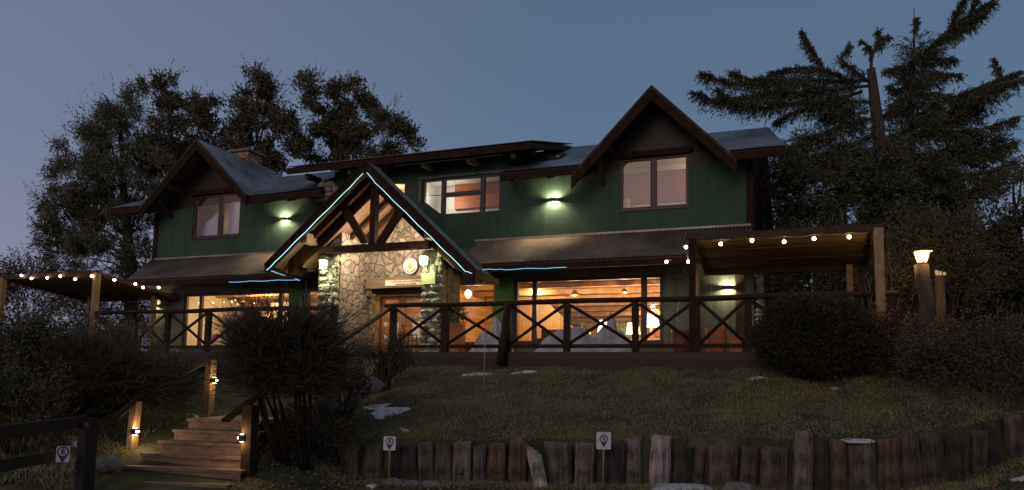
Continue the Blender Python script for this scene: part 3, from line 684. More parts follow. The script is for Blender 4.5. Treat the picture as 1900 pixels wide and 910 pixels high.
b = MB(); b.box(-10.01, -9.83, TV - .09, TV + .09, 3.045, 4.92); b.build('king_post', M['dark_wood'], LD)
for sd, dz in ((-1, SLL), (1, SLR)):
    b = MB(); b.prism([(PU + sd * .12, 3.06), (PU + sd * .34, 3.06), (PU + sd * 1.02, 4.0), (PU + sd * .84, 4.0 + .12)], TV - .07, TV + .07); b.build('strut', M['dark_wood'], LD)
    b = MB(); b.prism([(PU + sd * .1, PZ - .12 - .1 * dz), (PU + sd * 1.95, PZ - .12 - 1.95 * dz), (PU + sd * 1.95, PZ - .36 - 1.95 * dz), (PU + sd * .1, PZ - .36 - .1 * dz)], TV - .09, TV + .09); b.build('truss_rafter', M['dark_wood'], LD)
# stone work: return wall, door wall, two pillars with proud stones
def soffit_z(u): return PR - .12 - (SLL if u < PU else SLR) * abs(u - PU)
b = MB(); b.prism([(-11.9, -.35), (-11.15, -.35), (-11.15, soffit_z(-11.15)), (-11.9, soffit_z(-11.9))], .02, 2.18); b.build('stone_return_wall', M['stone'], LD)
b = MB(); b.prism([(-11.148, 2.10), (-11.148, soffit_z(-11.148)), (PU, PR - .30), (-8.52, soffit_z(-8.52)), (-8.52, -.35), (-9.22, -.35), (-9.22, 2.10)], .3, .55); b.build('stone_door_wall', M['stone'], LD)
b = MB(); b.box(-8.40, -7.92, 1.0, 1.93, -.35, soffit_z(-7.95)); b.build('stone_return_wall', M['stone_dark'], LD)
for (u0, u1, zt_) in ((-11.78, -11.16, 2.86), (-8.46, -7.84, 2.84)):
    b = MB(); b.box(u0 + .05, u1 - .05, 1.94 if u0 > -9 else 2.185, 2.26, -.35, zt_ - .02)
    rs = random.Random(int(-u0 * 10)); z = -.3
    while z < zt_ - .1:
        h = rs.uniform(.12, .26); u = u0
        while u < u1 - .05:
            l_ = min(rs.uniform(.2, .46), u1 - u)
            if u1 - u - l_ < .1: l_ = u1 - u
            o1 = rs.uniform(0, 6)
            b.ball((u + l_ / 2, 2.24 + rs.uniform(-.02, .03), z + h / 2), (l_ * .55, .12, h * .56), 10, 7, lambda p, t, o1=o1: 1 + .12 * math.sin(3 * p + o1) + .12 * math.cos(3 * t + o1))
            u += l_
        z += h * .98
    b.build('stone_pillar', M['stone_pale'], LD)
# header and door
b = MB(); b.box(-11.05, -8.7, .552, 1.02, 2.02, 2.33); b.build('header_beam', M['header_wood'], LD)
b = MB(); b.box(-10.95, -9.0, .552, .80, 1.90, 2.018); b.build('door_lintel', M['dark_wood'], LD)
b = MB(); b.box(-10.92, -10.78, .30, .62, 0, 1.90); b.box(-9.36, -9.224, .30, .62, 0, 1.90); b.box(-10.78, -9.36, .30, .62, 1.82, 1.90); b.build('door_frame', M['door_wood'], LD)
for u0, u1, nm in ((-10.77, -10.09, 'l'), (-10.08, -9.37, 'r')):
    b = MB(); b.box(u0, u0 + .1, .42, .47, .0, 1.81); b.box(u1 - .1, u1, .42, .47, .0, 1.81); b.box(u0 + .1, u1 - .1, .42, .47, 1.73, 1.81); b.box(u0 + .1, u1 - .1, .42, .47, .0, .55); b.box(u0 + .1, u1 - .1, .42, .47, 1.08, 1.14)
    d_ = b.build('door', M['door_wood'], LD)
    g_ = MB(); g_.box(u0 + .1, u1 - .1, .445, .45, .55, 1.08); g_.build('pane', M['glass'], d_)
    g_ = MB(); g_.box(u0 + .1, u1 - .1, .445, .45, 1.14, 1.73); g_.build('pane', M['glass'], d_)
    if nm == 'r':
        k_ = MB(); k_.ball((u0 + .05, .52, .95), .032); k_.tube([(u0 + .05, .47, .95), (u0 + .05, .5, .95)], .012); k_.build('handle', mat('copper_knob', (.6, .3, .15), .25, .1, 4, 0, metal=1), d_)
        s_ = MB(); s_.box(u1 - .34, u1 - .08, .472, .478, .58, 1.06); s_.build('notice', M['white_paint'], d_)
        for (du, zz) in ((.17, 1.62), (.09, 1.27), (.22, 1.20), (.30, 1.62)):
            s_ = MB(); cx_ = u1 - .08 - du + .08; ring = [(cx_ + .055 * math.cos(a_), .482, zz + .055 * math.sin(a_)) for a_ in np.linspace(0, 2 * PI, 17)]
            s_.tube(ring, .007, 5, False); s_.ball((cx_, .482, zz - .005), (.02, .006, .03), 8, 6); s_.build('round_sticker', M['white_paint'], d_)
    else:
        s_ = MB(); s_.box(u1 - .3, u1 - .09, .472, .478, .62, 1.04); s_.build('notice', M['white_paint'], d_)
        s_ = MB(); s_.ball((u0 + .14, .475, .98), (.07, .006, .07), 14, 6); s_.build('round_sticker', M['white_paint'], d_)
        s_ = MB(); s_.ball((u0 + .14, .475, .60), (.07, .006, .07), 14, 6); s_.build('round_sticker', M['white_paint'], d_)
room('hall', -11.3, -9.02, -1.8, 0.0, 2.3, M['room_wood'], M['ceiling_wood'], M['room_floor'], v0=.28)
b = MB(); b.box(.06, .24, -.05, .12, -.3, 2.15); rocks(b, [(.04, .26, 0, .13, -.3, 2.15)], 9, .22); b.build('stone_buttress', M['stone_block'], LD)
# annex wall at the right end, set back
b = MB(); b.box(.02, .95, -2.6, -2.75, -.4, 2.6); b.build('annex_wall', mat('teal_board_wall', (.06, .10, .09), .8, .2, 4, .3), LD)
b = MB(); b.box(.96, 1.14, -2.7, -2.5, -.4, 2.6); b.build('annex_post', M['beam_wood'], LD)

# ------------------------------------------------------------------ deck and railings
DK = hthing('timber_deck', 'raised dark timber deck running along the front of the lodge', 'deck', -8, 3.4, -.5)
b = MB(); b.box(-20.9, 3.0, .02, 3.52, -.06, 0.0); b.build('deck_floor', M['deck_boards'], DK)
b = MB(); b.box(0.02, 3.0, -2.4, .018, -.06, 0.0); b.build('deck_floor', M['deck_boards'], DK)
b = MB(); b.box(-8.7, 3.0, 3.53, 3.58, -.42, -.005); b.build('skirt_board', M['fascia_boards'], DK)
b = MB(); b.box(-20.9, -10.4, 3.53, 3.58, -.42, -.005); b.build('skirt_board', M['fascia_boards'], DK)
for u in np.arange(-20.5, 3.0, 2.0):
    b = MB(); b.box(u, u + .16, 3.3, 3.46, -1.6, -.062); b.build('footing_post', M['rail_wood'], DK)
RV = 3.44
def railing(name, label, us, grp='log railings along the deck', caps=(0, 0), bay=None):
    t = hthing(name, label, 'railing', us[0], RV, 0, grp)
    for i, u in enumerate(us):
        b = MB(); b.bar((u, RV, -.1), (u + random.uniform(-.02, .02), RV, 1.13), .15 + random.uniform(-.02, .02), .13); b.build('post', M['rail_wood'], t)
    b = MB(); n = int((us[-1] - us[0]) / .5); pts = [(u, RV + .02 * math.sin(u * 2.1), 1.19 + .012 * math.sin(u * 1.3)) for u in np.linspace(us[0] - caps[0], us[-1] + caps[1], max(n, 3))]
    b.tube(pts, .062, 9, True, .12); b.build('top_rail', M['rail_wood'], t)
    b = MB(); b.bar((us[0], RV, .14), (us[-1], RV, .14), .07, .09); b.build('bottom_rail', M['rail_wood'], t)
    for i in range(len(us) - 1):
        a, c = us[i] + .07, us[i + 1] - .07
        for k, (p, q) in enumerate((((a, 1.10), (c, .20)), ((a, .20), (c, 1.10)))):
            b = MB(); dv = .035 if k else -.035; b.tube([(p[0], RV + dv, p[1]), ((p[0] + q[0]) / 2, RV + dv, (p[1] + q[1]) / 2 + .01), (q[0], RV + dv, q[1])], .040, 7, True, .15); b.build('cross_brace', M['rail_wood'], t)
    return t
railing('deck_railing', 'dark cross-braced log railing in front of the right half of the lodge', [-8.62, -7.13, -5.43, -3.96, -2.34, -.98, .10, 1.45, 2.88], caps=(.25, .12))
railing('deck_railing', 'dark cross-braced log railing left of the entrance, half hidden by brooms', [-19.2, -17.6, -16.21, -14.68, -13.1, -11.8, -10.45], caps=(.15, .1))
# a darker, thicker leaning log post against the railing
b = MB(); b.tube([(-5.52, 3.66, -.30), (-5.46, 3.64, .4), (-5.38, 3.60, 1.16)], [.13, .10, .085], 10, True, .15); tag(b.build('leaning_log', M['rail_wood']), 'rough log leaning on the railing in front of the bright green wall strip', 'log')

# ------------------------------------------------------------------ pergolas
def pergola(name, label, u0, u1, v0, v1, zf, zb, posts):
    t = hthing(name, label, 'pergola', (u0 + u1) / 2, v1, 0, 'roofed pergolas at both ends of the lodge')
    b = MB(); b.slab([(u0, v0, zb), (u1, v0, zb), (u1, v1, zf), (u0, v1, zf)], .03); b.build('ceiling', M['perg_ceiling'], t)
    b = MB(); b.box(u0 - .08, u1 + .08, v1 + .002, v1 + .09, zf - .10, zf + .05); b.build('front_beam', M['beam_wood'], t)
    b = MB(); b.box(u0 - .08, u1 + .08, v0 - .10, v0 - .002, zb - .17, zb + .05); b.build('back_beam', M['beam_wood'], t)
    for u in (u0, u1): 
        b = MB(); b.bar((u, v0, zb - .07), (u, v1 - .002, zf - .07), .08, .10); b.build('side_beam', M['beam_wood'], t)
    n = int((v1 - v0) / .8)
    for k in range(1, n):
        f = k / n; b = MB(); v = v0 + (v1 - v0) * f; z = zb + (zf - zb) * f - .075; b.box(u0 + .06, u1 - .06, v - .03, v + .03, z - .01, z + .035); b.build('joist', M['beam_wood'], t)
    for (u, v, w_, m_) in posts:
        zt_ = zb + (zf - zb) * (v - v0) / (v1 - v0) - .03
        b = MB(); b.bar((u, v, -.05), (u, v, zt_ - .02), w_, w_, up=hn); b.build('post', m_, t)
    return t
PR = pergola('pergola', 'flat-roofed timber pergola hung with bulbs at the right end of the deck', -1.12, 2.62, .55, 3.36, 2.58, 2.30, [(-1.08, 3.44, .13, M['dark_wood']), (2.66, 3.44, .17, M['pale_wood']), (-1.38, .62, .15, M['pale_wood']), (2.24, .60, .14, M['pale_wood'])])
PL = pergola('pergola', 'dark-roofed timber pergola hung with bulbs at the left end of the deck', -23.5, -19.25, .4, 3.36, 2.48, 2.15, [(-19.2, 3.44, .16, M['pale_wood']), (-23.45, 3.44, .15, M['pale_wood']), (-19.95, .5, .15, M['pale_wood']), (-22.9, .6, .14, M['pale_wood'])])
b = MB(); b.bar((2.66, 3.50, 0), (2.66, 3.44, .01), .01); 

# ------------------------------------------------------------------ string lights
def string(label, pts, power, radius=.038, grp='warm bulb strings'):
    """pts: bulb positions (u, v, z); the wire runs a little above each bulb"""
    t = hthing('string_light', label, 'string light', *pts[0], grp)
    path = []
    for i in range(len(pts)):
        u, v, z = pts[i]; path.append((u, v, z + .07))
        if i < len(pts) - 1:
            u2, v2, z2 = pts[i + 1]
            for f in (.33, .66): path.append((u + (u2 - u) * f, v + (v2 - v) * f, z + .07 + (z2 - z) * f - .03))
    b = MB(); b.tube(path, .008, 5); b.build('wire', M['black_metal'], t)
    for p in pts:
        b = MB(); b.ball(p, radius, 10, 8, lambda a_, th: 1 + .15 * math.cos(th)); bo = b.build('bulb', M['bulb'], t)
        b = MB(); b.tube([(p[0], p[1], p[2] + .028), (p[0], p[1], p[2] + .07)], .014, 6); b.build('socket', M['black_metal'], t)
        point(t, (p[0], p[1], p[2] - .0), power, WARM, .035)
    return t
string('string of five warm bulbs under the front beam of the right pergola', [(-.48, 3.28, 2.40), (.18, 3.25, 2.45), (.84, 3.25, 2.385), (1.44, 3.25, 2.42), (2.12, 3.25, 2.42)], 15)
string('three warm bulbs strung from the skirt roof eave to the right pergola post', [(-1.9, 2.0, 2.27), (-1.33, 2.3, 2.20), (-1.25, 3.22, 2.38)], 13)
string('string of six warm bulbs along the front of the left pergola', [(-22.48, 3.52, 2.47), (-22.0, 3.52, 2.355), (-21.28, 3.52, 2.35), (-20.7, 3.52, 2.38), (-20.03, 3.52, 2.26), (-19.30, 3.54, 2.33)], 7)
string('string of four warm bulbs running from the left pergola to the house', [(-18.85, 3.1, 2.25), (-18.75, 2.4, 2.22), (-18.9, 1.95, 2.17), (-18.5, 1.7, 2.19)], 6)
b = MB(); b.tube([(-23.3, 3.44, 2.52), (-23.3, 3.44, 2.60)], .02)

# ------------------------------------------------------------------ wall sconces, half round, open above and below
def sconce(label, u, z, p=14, sc=1.0, col=(1, .76, .50)):
    t = hthing('wall_sconce', label, 'wall lamp', u, 0.0, z, 'half-round sconces on the green walls')
    b = MB(); n = 14; r = .15 * sc; h = .045 * sc; base = len(b.V)
    P = []
    for k in range(n + 1):
        a_ = PI * k / n
        for rr in (r, r - .012): 
            for zz in (-h, h): P.append((u + rr * math.cos(a_), .004 + rr * math.sin(a_) * .85, z + zz))
    b.pts(P)
    for k in range(n):
        i, j = 4 * k, 4 * (k + 1)
        b.face((i, j, j + 1, i + 1), True); b.face((i + 2, i + 3, j + 3, j + 2), True); b.face((i + 1, j + 1, j + 3, i + 3)); b.face((i, i + 2, j + 2, j))
    b.build('shell', M['brown_metal'], t)
    b = MB(); b.ball((u, .065, z), (.05 * sc, .035, .032), 10, 8); b.build('bulb', M['lamp_white'], t)
    point(t, (u, .088, z), p, col, .03)
    return t
sconce('glowing half-round sconce on the upper wall between the middle window and right gable', -5.49, 4.56, 300)
sconce('glowing half-round sconce on the upper wall beside the left gable', -14.95, 4.62, 280)
sconce('glowing half-round sconce under the right pergola', -.66, 1.86, 130)
sconce('small half-round sconce at the left corner of the lower wall', -20.42, 1.80, 90)

# ------------------------------------------------------------------ loudspeakers
def wall_speaker(label, u, z):
    t = hthing('wall_speaker', label, 'speaker', u, 0, z - .14, 'loudspeakers on the lower wall')
    b = MB(); b.prism([(u - .12, z - .13), (u + .12, z - .15), (u + .12, z + .15), (u - .12, z + .15)], .04, .2); b.build('casing', M['speaker'], t)
    b = MB(); b.prism([(u - .10, z - .11), (u + .10, z - .13), (u + .10, z + .13), (u - .10, z + .13)], .201, .212); b.build('grille', mat('speaker_grille', (.16, .14, .10), .8, .2, 40, .4, 60), t)
    b = MB(); b.box(u - .03, u + .03, .003, .038, z - .04, z + .04); b.build('bracket', M['black_metal'], t)
wall_speaker('box loudspeaker on the wall right of the big sitting-room window', -1.88, 2.26)
wall_speaker('box loudspeaker on the wall left of the left-hand dining window', -19.85, 1.96)

# ------------------------------------------------------------------ lanterns on the stone pillars
def pillar_lantern(label, u, z, face_v):
    t = hthing('wall_lantern', label, 'lantern', u, face_v + .15, z, 'square lanterns on the entrance pillars')
    v = face_v + .17; s = .085
    b = MB(); q = lambda k, zz: [(u - k, v - k, zz), (u + k, v - k, zz), (u + k, v + k, zz), (u - k, v + k, zz)]
    i0 = b.pts(q(s * .8, z) + q(s, z + .24)); 
    for k in range(4): k2 = (k + 1) % 4; b.face((i0 + k, i0 + k2, i0 + 4 + k2, i0 + 4 + k))
    b.face((i0 + 3, i0 + 2, i0 + 1, i0)); b.build('glass', M['lantern_glass'], t)
    b = MB()
    for k in range(4):
        a_, c = q(s * .8 + .004, z)[k], q(s + .004, z + .24)[k]; b.bar(a_, c, .012)
    b.slab(q(s + .03, z + .27), .025); b.slab(q(s * .8 + .015, z), .02); b.build('lantern_frame', M['black_metal'], t)
    b = MB(); b.tube([(u, v, z - .02), (u + .02, v, z - .10), (u + .01, v - .05, z - .16), (u, v - .16, z - .16)], .012, 6); b.tube([(u, v, z - .06), (u - .05, v, z - .09), (u - .03, v, z - .13)], .008, 5); b.build('scroll_bracket', M['black_metal'], t)
    point(t, (u, v + .17, z + .10), 30, COOLW, .06)
    point(t, (u - .0, v + .06, z - .05), 18, COOLW, .05)
pillar_lantern('greenish lit square lantern on the left entrance pillar', -11.52, 2.42, 2.33)
pillar_lantern('greenish lit square lantern on the right entrance pillar', -8.30, 2.38, 2.33)
b = MB(); b.box(-8.42, -8.0, 2.37, 2.40, 1.90, 2.16); t_ = b.build('plaque', mat('green_plaque', (.30, .36, .17), .6, .1, 6, .05)); tag(t_, 'small pale green plaque under the lantern of the right entrance pillar', 'plaque')
b = MB()
for e_ in ((-8.44, -7.98, 2.155, 2.175), (-8.44, -7.98, 1.885, 1.905)): b.box(e_[0], e_[1], 2.402, 2.415, e_[2], e_[3])
b.build('plaque_rim', mat('plaque_rim_paint', (.5, .55, .3), .5, .1, 5, 0), t_)

# warm spot over the entrance, hidden behind the tie beam
t = hthing('porch_downlight', 'small warm spotlight fixed behind the porch tie beam', 'lamp', -10.0, 2.28, 2.96)
b = MB(); b.tube([(-10.2, 2.30, 3.12), (-10.2, 2.20, 3.08)], .05, 10); b.build('casing', M['black_metal'], t)
point(t, (-10.3, 2.05, 3.0), 120, (1, .74, .50), .10)
point(t, (-9.7, 1.4, 3.5), 55, (1, .70, .44), .10)

# ------------------------------------------------------------------ LED rope along the porch verge and eaves
def rope(b, pts, r=.0085):
    out_ = []
    for i in range(len(pts) - 1):
        p, q = np.array(pts[i]), np.array(pts[i + 1]); n = max(2, int(np.linalg.norm(q - p) / .25))
        for k in range(n): out_.append(tuple(p + (q - p) * k / n + np.array([0, 0, .012 * math.sin((i * 7 + k) * 1.7)])))
    out_.append(tuple(pts[-1])); b.tube(out_, r, 6)
lr = hthing('led_rope_light', 'blue-white rope light outlining the porch gable and running along the eaves', 'rope light', -9.93, 3.0, 4.9)
vL = 3.02
b = MB(); rope(b, [(PU - .05, vL, PZ - .35), (PU - .45, vL, PZ - SLL * .45 - .32), (PU - 3.05, vL, PZ - SLL * 3.05 - .28), (PU - 3.14, vL, 2.36)]); b.build('rope', M['led_white'], lr)
b = MB(); rope(b, [(PU - 3.14, vL, 2.36), (-13.12, 2.2, 2.34), (-13.20, 1.33, 2.31), (-13.5, 1.32, 2.33), (-15.95, 1.32, 2.34)]); b.build('rope', M['led'], lr)
b = MB(); rope(b, [(PU + .07, vL, PZ - .34), (PU + .35, vL, PZ - SLR * .35 - .32), (PU + 3.1, vL, PZ - SLR * 3.1 - .28), (PU + 3.28, vL, 2.02)]); b.build('rope', M['led_white'], lr)
b = MB(); rope(b, [(PU + 3.28, vL, 2.02), (-6.72, 2.2, 2.24), (-6.7, 1.33, 2.39), (-6.4, 1.32, 2.37), (-4.66, 1.32, 2.36)]); b.build('rope', M['led'], lr)

# ------------------------------------------------------------------ writing
FONT = None
def text(body, size, mtx, m, parent, name='lettering', align='CENTER', extr=.003, bold=0.0):
    c = bpy.data.curves.new(name, 'FONT'); c.body = body; c.size = size; c.align_x = align; c.align_y = 'CENTER'; c.extrude = extr; c.offset = bold; c.resolution_u = 3
    o = bpy.data.objects.new(name, c); COL.objects.link(o); c.materials.append(m)
    bpy.context.view_layer.update(); me = bpy.data.meshes.new_from_object(o.evaluated_get(bpy.context.evaluated_depsgraph_get()))
    bpy.data.objects.remove(o); bpy.data.curves.remove(c); me.name = name; me.transform(FR[parent].inverted() @ mtx)
    if not me.materials: me.materials.append(m)
    o = bpy.data.objects.new(name, me); COL.objects.link(o); o.parent = parent; FR[o] = FR[parent]
    return o
def join(objs, name):
    """several letter meshes of one parent as one word"""
    V = []; F = []
    for o in objs:
        k = len(V); V += [tuple(v.co) for v in o.data.vertices]; F += [tuple(k + i for i in p.vertices) for p in o.data.polygons]
    me = bpy.data.meshes.new(name); me.from_pydata(V, [], F); me.materials.append(objs[0].data.materials[0]); n = bpy.data.objects.new(name, me); COL.objects.link(n); n.parent = objs[0].parent; FR[n] = FR[objs[0].parent]
    for o in objs: bpy.data.objects.remove(o)
    return n
def facing(p, nrm, up=(0, 0, 1), roll=0.0):
    z = Vector(nrm).normalized(); x = Vector(up).cross(z).normalized(); y = z.cross(x)
    m = Matrix((x, y, z)).transposed().to_4x4(); m.translation = Vector(p); return m @ Matrix.Rotation(roll, 4, 'Z')
M['letters'] = mat('dark_sign_letters', (.05, .03, .02), .6, .1, 5, 0)
M['letter_blue'] = mat('dark_blue_letters', (.03, .03, .07), .6, .1, 5, 0)
sb = MB(); sb.box(-10.35, -8.98, 1.022, 1.045, 2.075, 2.235); s_ = sb.build('name_board', mat('cream_sign_board', (.78, .66, .52), .6, .08, 4, .05))
tag(s_, 'long cream name board on the beam over the entrance door', 'sign')
text('CAFETERIA DE LA HOSTERIA', .078, facing(H(-9.66, 1.047, 2.187), hn), M['letters'], s_, bold=.0015)
text('Bienvenidos a la montaña', .066, facing(H(-9.66, 1.047, 2.115), hn), M['letters'], s_, bold=.0015)
dsc = hthing('round_sign', 'round white sign with a sun emblem and blue rim on the stone wall', 'sign', -9.78, .56, 2.46)
def disc(b, c, r, v0, v1, n=36): b.prism([(c[0] + r * math.cos(2 * PI * k / n), c[1] + r * math.sin(2 * PI * k / n)) for k in range(n)], v0, v1)
dc = (-9.78, 2.72)
b = MB(); disc(b, dc, .265, .56, .60); b.build('rim', mat('blue_rim_paint', (.08, .09, .20), .5, .1, 4, 0), dsc)
b = MB(); disc(b, dc, .235, .601, .61); b.build('face', mat('white_disc_paint', (.75, .73, .70), .5, .05, 4, 0), dsc)
b = MB()
ys = mat('sun_yellow', (.75, .45, .14), .6, .15, 9, 0)
for k in range(24):
    a_ = 2 * PI * k / 24; rr = .15 if k % 2 else .115; da = .075
    b.prism([(dc[0] + .05 * math.cos(a_ - da * 2), dc[1] + .05 * math.sin(a_ - da * 2)), (dc[0] + rr * math.cos(a_), dc[1] + rr * math.sin(a_)), (dc[0] + .05 * math.cos(a_ + da * 2), dc[1] + .05 * math.sin(a_ + da * 2))], .612, .618)
disc(b, dc, .045, .612, .62, 20); b.build('sun_emblem', ys, dsc)
def ringtext(s, a0, a1, r, size, top=True):
    ls = []
    for i, ch_ in enumerate(s):
        if ch_ == ' ': continue
        a_ = a0 + (a1 - a0) * i / max(1, len(s) - 1)
        p = H(dc[0] + r * math.cos(a_), .612, dc[1] + r * math.sin(a_))
        ls.append(text(ch_, size, facing(p, hn, roll=(a_ - PI / 2) if top else (a_ + PI / 2)), M['letter_blue'], dsc, 'letter', bold=.002))
    join(ls, 'lettering')
ringtext('HOSTAL', R(128), R(55), .19, .062)
ringtext('LA MONTAÑESA', R(205), R(338), .19, .055, False)

# "E" parking plates
def e_sign(label, p, yaw, pole, wd=.21, hg=.25, tilt=0):
    t = thing('parking_sign', label, 'sign', (p[0], p[1], p[2] - pole), yaw, 'small white E parking plates')
    F = FR[t]; nn = F.to_3x3() @ Vector((0, -1, 0)); xx = F.to_3x3() @ Vector((1, 0, 0)); P0 = Vector(p)
    def q(x, z, o): return P0 + xx * x + Vector((0, 0, z)) + nn * o
    def ext(pl, o0, o1, nm, m):
        b = MB('W'); n = len(pl); i0 = b.pts([q(x, z, o0) for x, z in pl] + [q(x, z, o1) for x, z in pl])
        b.face(range(i0 + n, i0 + 2 * n)); b.face(range(i0 + n - 1, i0 - 1, -1))
        for i in range(n): j = (i + 1) % n; b.face((i0 + i, i0 + j, i0 + n + j, i0 + n + i))
        return b.build(nm, m, t)
    r = .02; pl = []
    for cx_, cz_, a0 in ((wd / 2 - r, hg / 2 - r, 0), (-wd / 2 + r, hg / 2 - r, 90), (-wd / 2 + r, -hg / 2 + r, 180), (wd / 2 - r, -hg / 2 + r, 270)):
        for k in range(4): a_ = R(a0 + 30 * k); pl.append((cx_ + r * math.cos(a_), cz_ + r * math.sin(a_)))
    ext(pl, 0, .008, 'plate', M['white_paint'])
    R_ = .068; cz_ = .03
    pin = [(R_ * math.cos(a_), cz_ + R_ * math.sin(a_)) for a_ in np.linspace(R(-38), R(218), 26)] + [(0, cz_ - .14)]
    ext(pin, .009, .011, 'pin_mark', M['navy'])
    ext([(.050 * math.cos(a_), cz_ + .050 * math.sin(a_)) for a_ in np.linspace(0, 2 * PI, 25)[:-1]], .0115, .0125, 'pin_face', M['white_paint'])
    text('E', .088, facing(q(0, cz_, .014), nn), M['navy'], t, bold=.004)
    for zz in (.115, -.115):
        ext([(-wd / 2 + .012, zz - .0015), (wd / 2 - .012, zz - .0015), (wd / 2 - .012, zz + .0015), (-wd / 2 + .012, zz + .0015)], .009, .010, 'line', M['navy'])
    b = MB('W'); b.tube([q(0, -pole, -.03), q(.004, hg / 2 - .02, -.02)], .018, 8); b.build('stake', M['pale_wood'], t)
    return t
pB = at(1120, 818, 12.45); pA = at(723, 823, 12.55); pC = at(117, 843, 9.6)
e_sign('white E parking plate on a stake beside the pale straight stump', pB, -.0, float(pB[2] + 2.44), .235, .28)
e_sign('white E parking plate in front of the log row near the steps', pA, .0, float(pA[2] + 2.44), .20, .235)
e_sign('white E parking plate on a stake by the split-rail fence', pC, .35, float(pC[2] + 2.44), .15, .2)

# ------------------------------------------------------------------ steps, handrails and their lamps
ST = thing('timber_steps', 'worn plank steps climbing from the lot to the deck', 'steps', (-4.85, 10.9, -2.44))
left = [(-5.78, 11.0), (-5.66, 11.3), (-5.56, 11.6), (-5.45, 11.9), (-5.36, 12.2), (-5.27, 12.5)]
right = [(-3.94, 10.72), (-3.85, 11.0), (-3.90, 11.28), (-3.93, 11.55), (-3.90, 11.85), (-4.0, 12.15)]
zst = [-2.27, -2.10, -1.935, -1.77, -1.61, -1.45]
for k in range(6):
    (lx, ly), (rx, ry), z = left[k], right[k], zst[k]; dpt = .42 if k < 5 else 1.5
    b = MB('W'); b.slab([(lx - .02, ly - .03, z), (rx + .02, ry - .03, z), (rx + .06, ry + dpt, z), (lx + .08, ly + dpt, z)], .045); b.build('tread', M['step_wood'], ST)
    b = MB('W'); b.slab([(lx, ly, z - .048), (rx, ry, z - .048), (rx, ry + .03, z - .048), (lx, ly + .03, z - .048)], .135 + (.1 if k == 0 else 0)); b.build('riser', M['step_wood'], ST)
for k in range(8):
    f = k / 8; y = 17.05 + 2.3 * f; x = -3.95 + .1 * f; z = -1.30 + 1.16 * f + .145
    b = MB('W'); b.slab([(x - .9, y + .35, z), (x + .55, y - .2, z), (x + .66, y + .12, z), (x - .79, y + .67, z)], .045); b.build('tread', M['step_wood'], ST)
    b = MB('W'); b.slab([(x - .9, y + .37, z - .05), (x + .55, y - .18, z - .05), (x + .56, y - .15, z - .05), (x - .89, y + .40, z - .05)], .12); b.build('riser', M['step_wood'], ST)
def post_lamp(label, p, yaw, dark=False):
    t = thing('post_lamp', label, 'lamp', p, yaw, 'small box lamps on the stair posts')
    F = FR[t].to_3x3(); ax = F @ Vector((1, 0, 0)); P0 = Vector(p)
    b = MB('W'); b.bar(P0 + ax * .0, P0 + ax * .09, .075, .10); b.build('casing', M['black_metal'], t)
    b = MB('W'); b.bar(P0 + ax * .091, P0 + ax * .103, .05, .028); b.build('lens', M['lamp_white'], t)
    b = MB('W'); b.bar(P0 + ax * .02 + Vector((0, 0, .052)), P0 + ax * .07 + Vector((0, 0, .052)), .05, .006); b.bar(P0 + ax * .02 - Vector((0, 0, .052)), P0 + ax * .07 - Vector((0, 0, .052)), .05, .006); b.build('slot', M['lamp_white'], t)
    for s in (-1, 1): point(t, P0 + ax * .07 + Vector((0, 0, s * .09)) - Vector((0, .05, 0)), 1.6, WARM, .015, 'W')
    point(t, P0 + ax * .22, 2.2, (1, .66, .36), .03, 'W')
hr = thing('stair_handrail', 'dark handrail on posts along the left of the steps', 'handrail', (-6.05, 12.0, -2.1), 0, 'handrails of the steps')
A0 = Vector(at(240, 858, 12.0)); A1 = Vector(at(253, 745, 12.0)); B0 = Vector(at(386, 775, 14.2)); B1 = Vector(at(392, 668, 14.2))
b = MB('W'); b.bar(A0 - Vector((0, 0, .25)), A1, .12, .12); b.build('post', M['pale_wood'], hr)
b = MB('W'); b.bar(B0 - Vector((0, 0, .25)), B1, .14, .14); b.build('post', M['pale_wood'], hr)
b = MB('W'); b.tube([at(212, 778, 11.5), A1 + Vector((0, 0, .02)), (A1 + B1) / 2 + Vector((0, 0, .03)), B1 + Vector((0, 0, .03))], .05, 8, True, .1); b.build('rail', M['rail_wood'], hr)
b = MB('W'); b.tube([B1, H(-10.55, 3.44, 1.15)], .05, 8, True, .1); b.build('rail', M['rail_wood'], hr)
hr2 = thing('stair_handrail', 'dark post and slanting plank rail on the right of the steps', 'handrail', (-3.72, 11.2, -2.2), 0, 'handrails of the steps')
C0 = Vector(at(461, 903, 11.2)); C1 = Vector(at(466, 752, 11.2))
b = MB('W'); b.bar(C0 - Vector((0, 0, .15)), C1, .17, .17); b.build('post', M['rail_wood'], hr2)
b = MB('W'); b.bar(at(418, 781, 10.9), at(468, 742, 11.6), .12, .045); b.build('rail', M['rail_wood'], hr2)
b = MB('W'); b.tube([at(468, 742, 11.6), H(-9.3, 5.9, -.38), H(-8.7, 3.5, 1.12)], [.05, .05, .06], 8, True, .1); b.build('rail', M['rail_wood'], hr2)
post_lamp('small box lamp on the lower left stair post, lighting it orange', at(246, 801, 11.93), -.3)
post_lamp('small box lamp on the upper left stair post', at(394, 706, 14.1), -.3)
post_lamp('small box lamp on the dark right stair post', at(455, 813, 11.15), PI + .2)

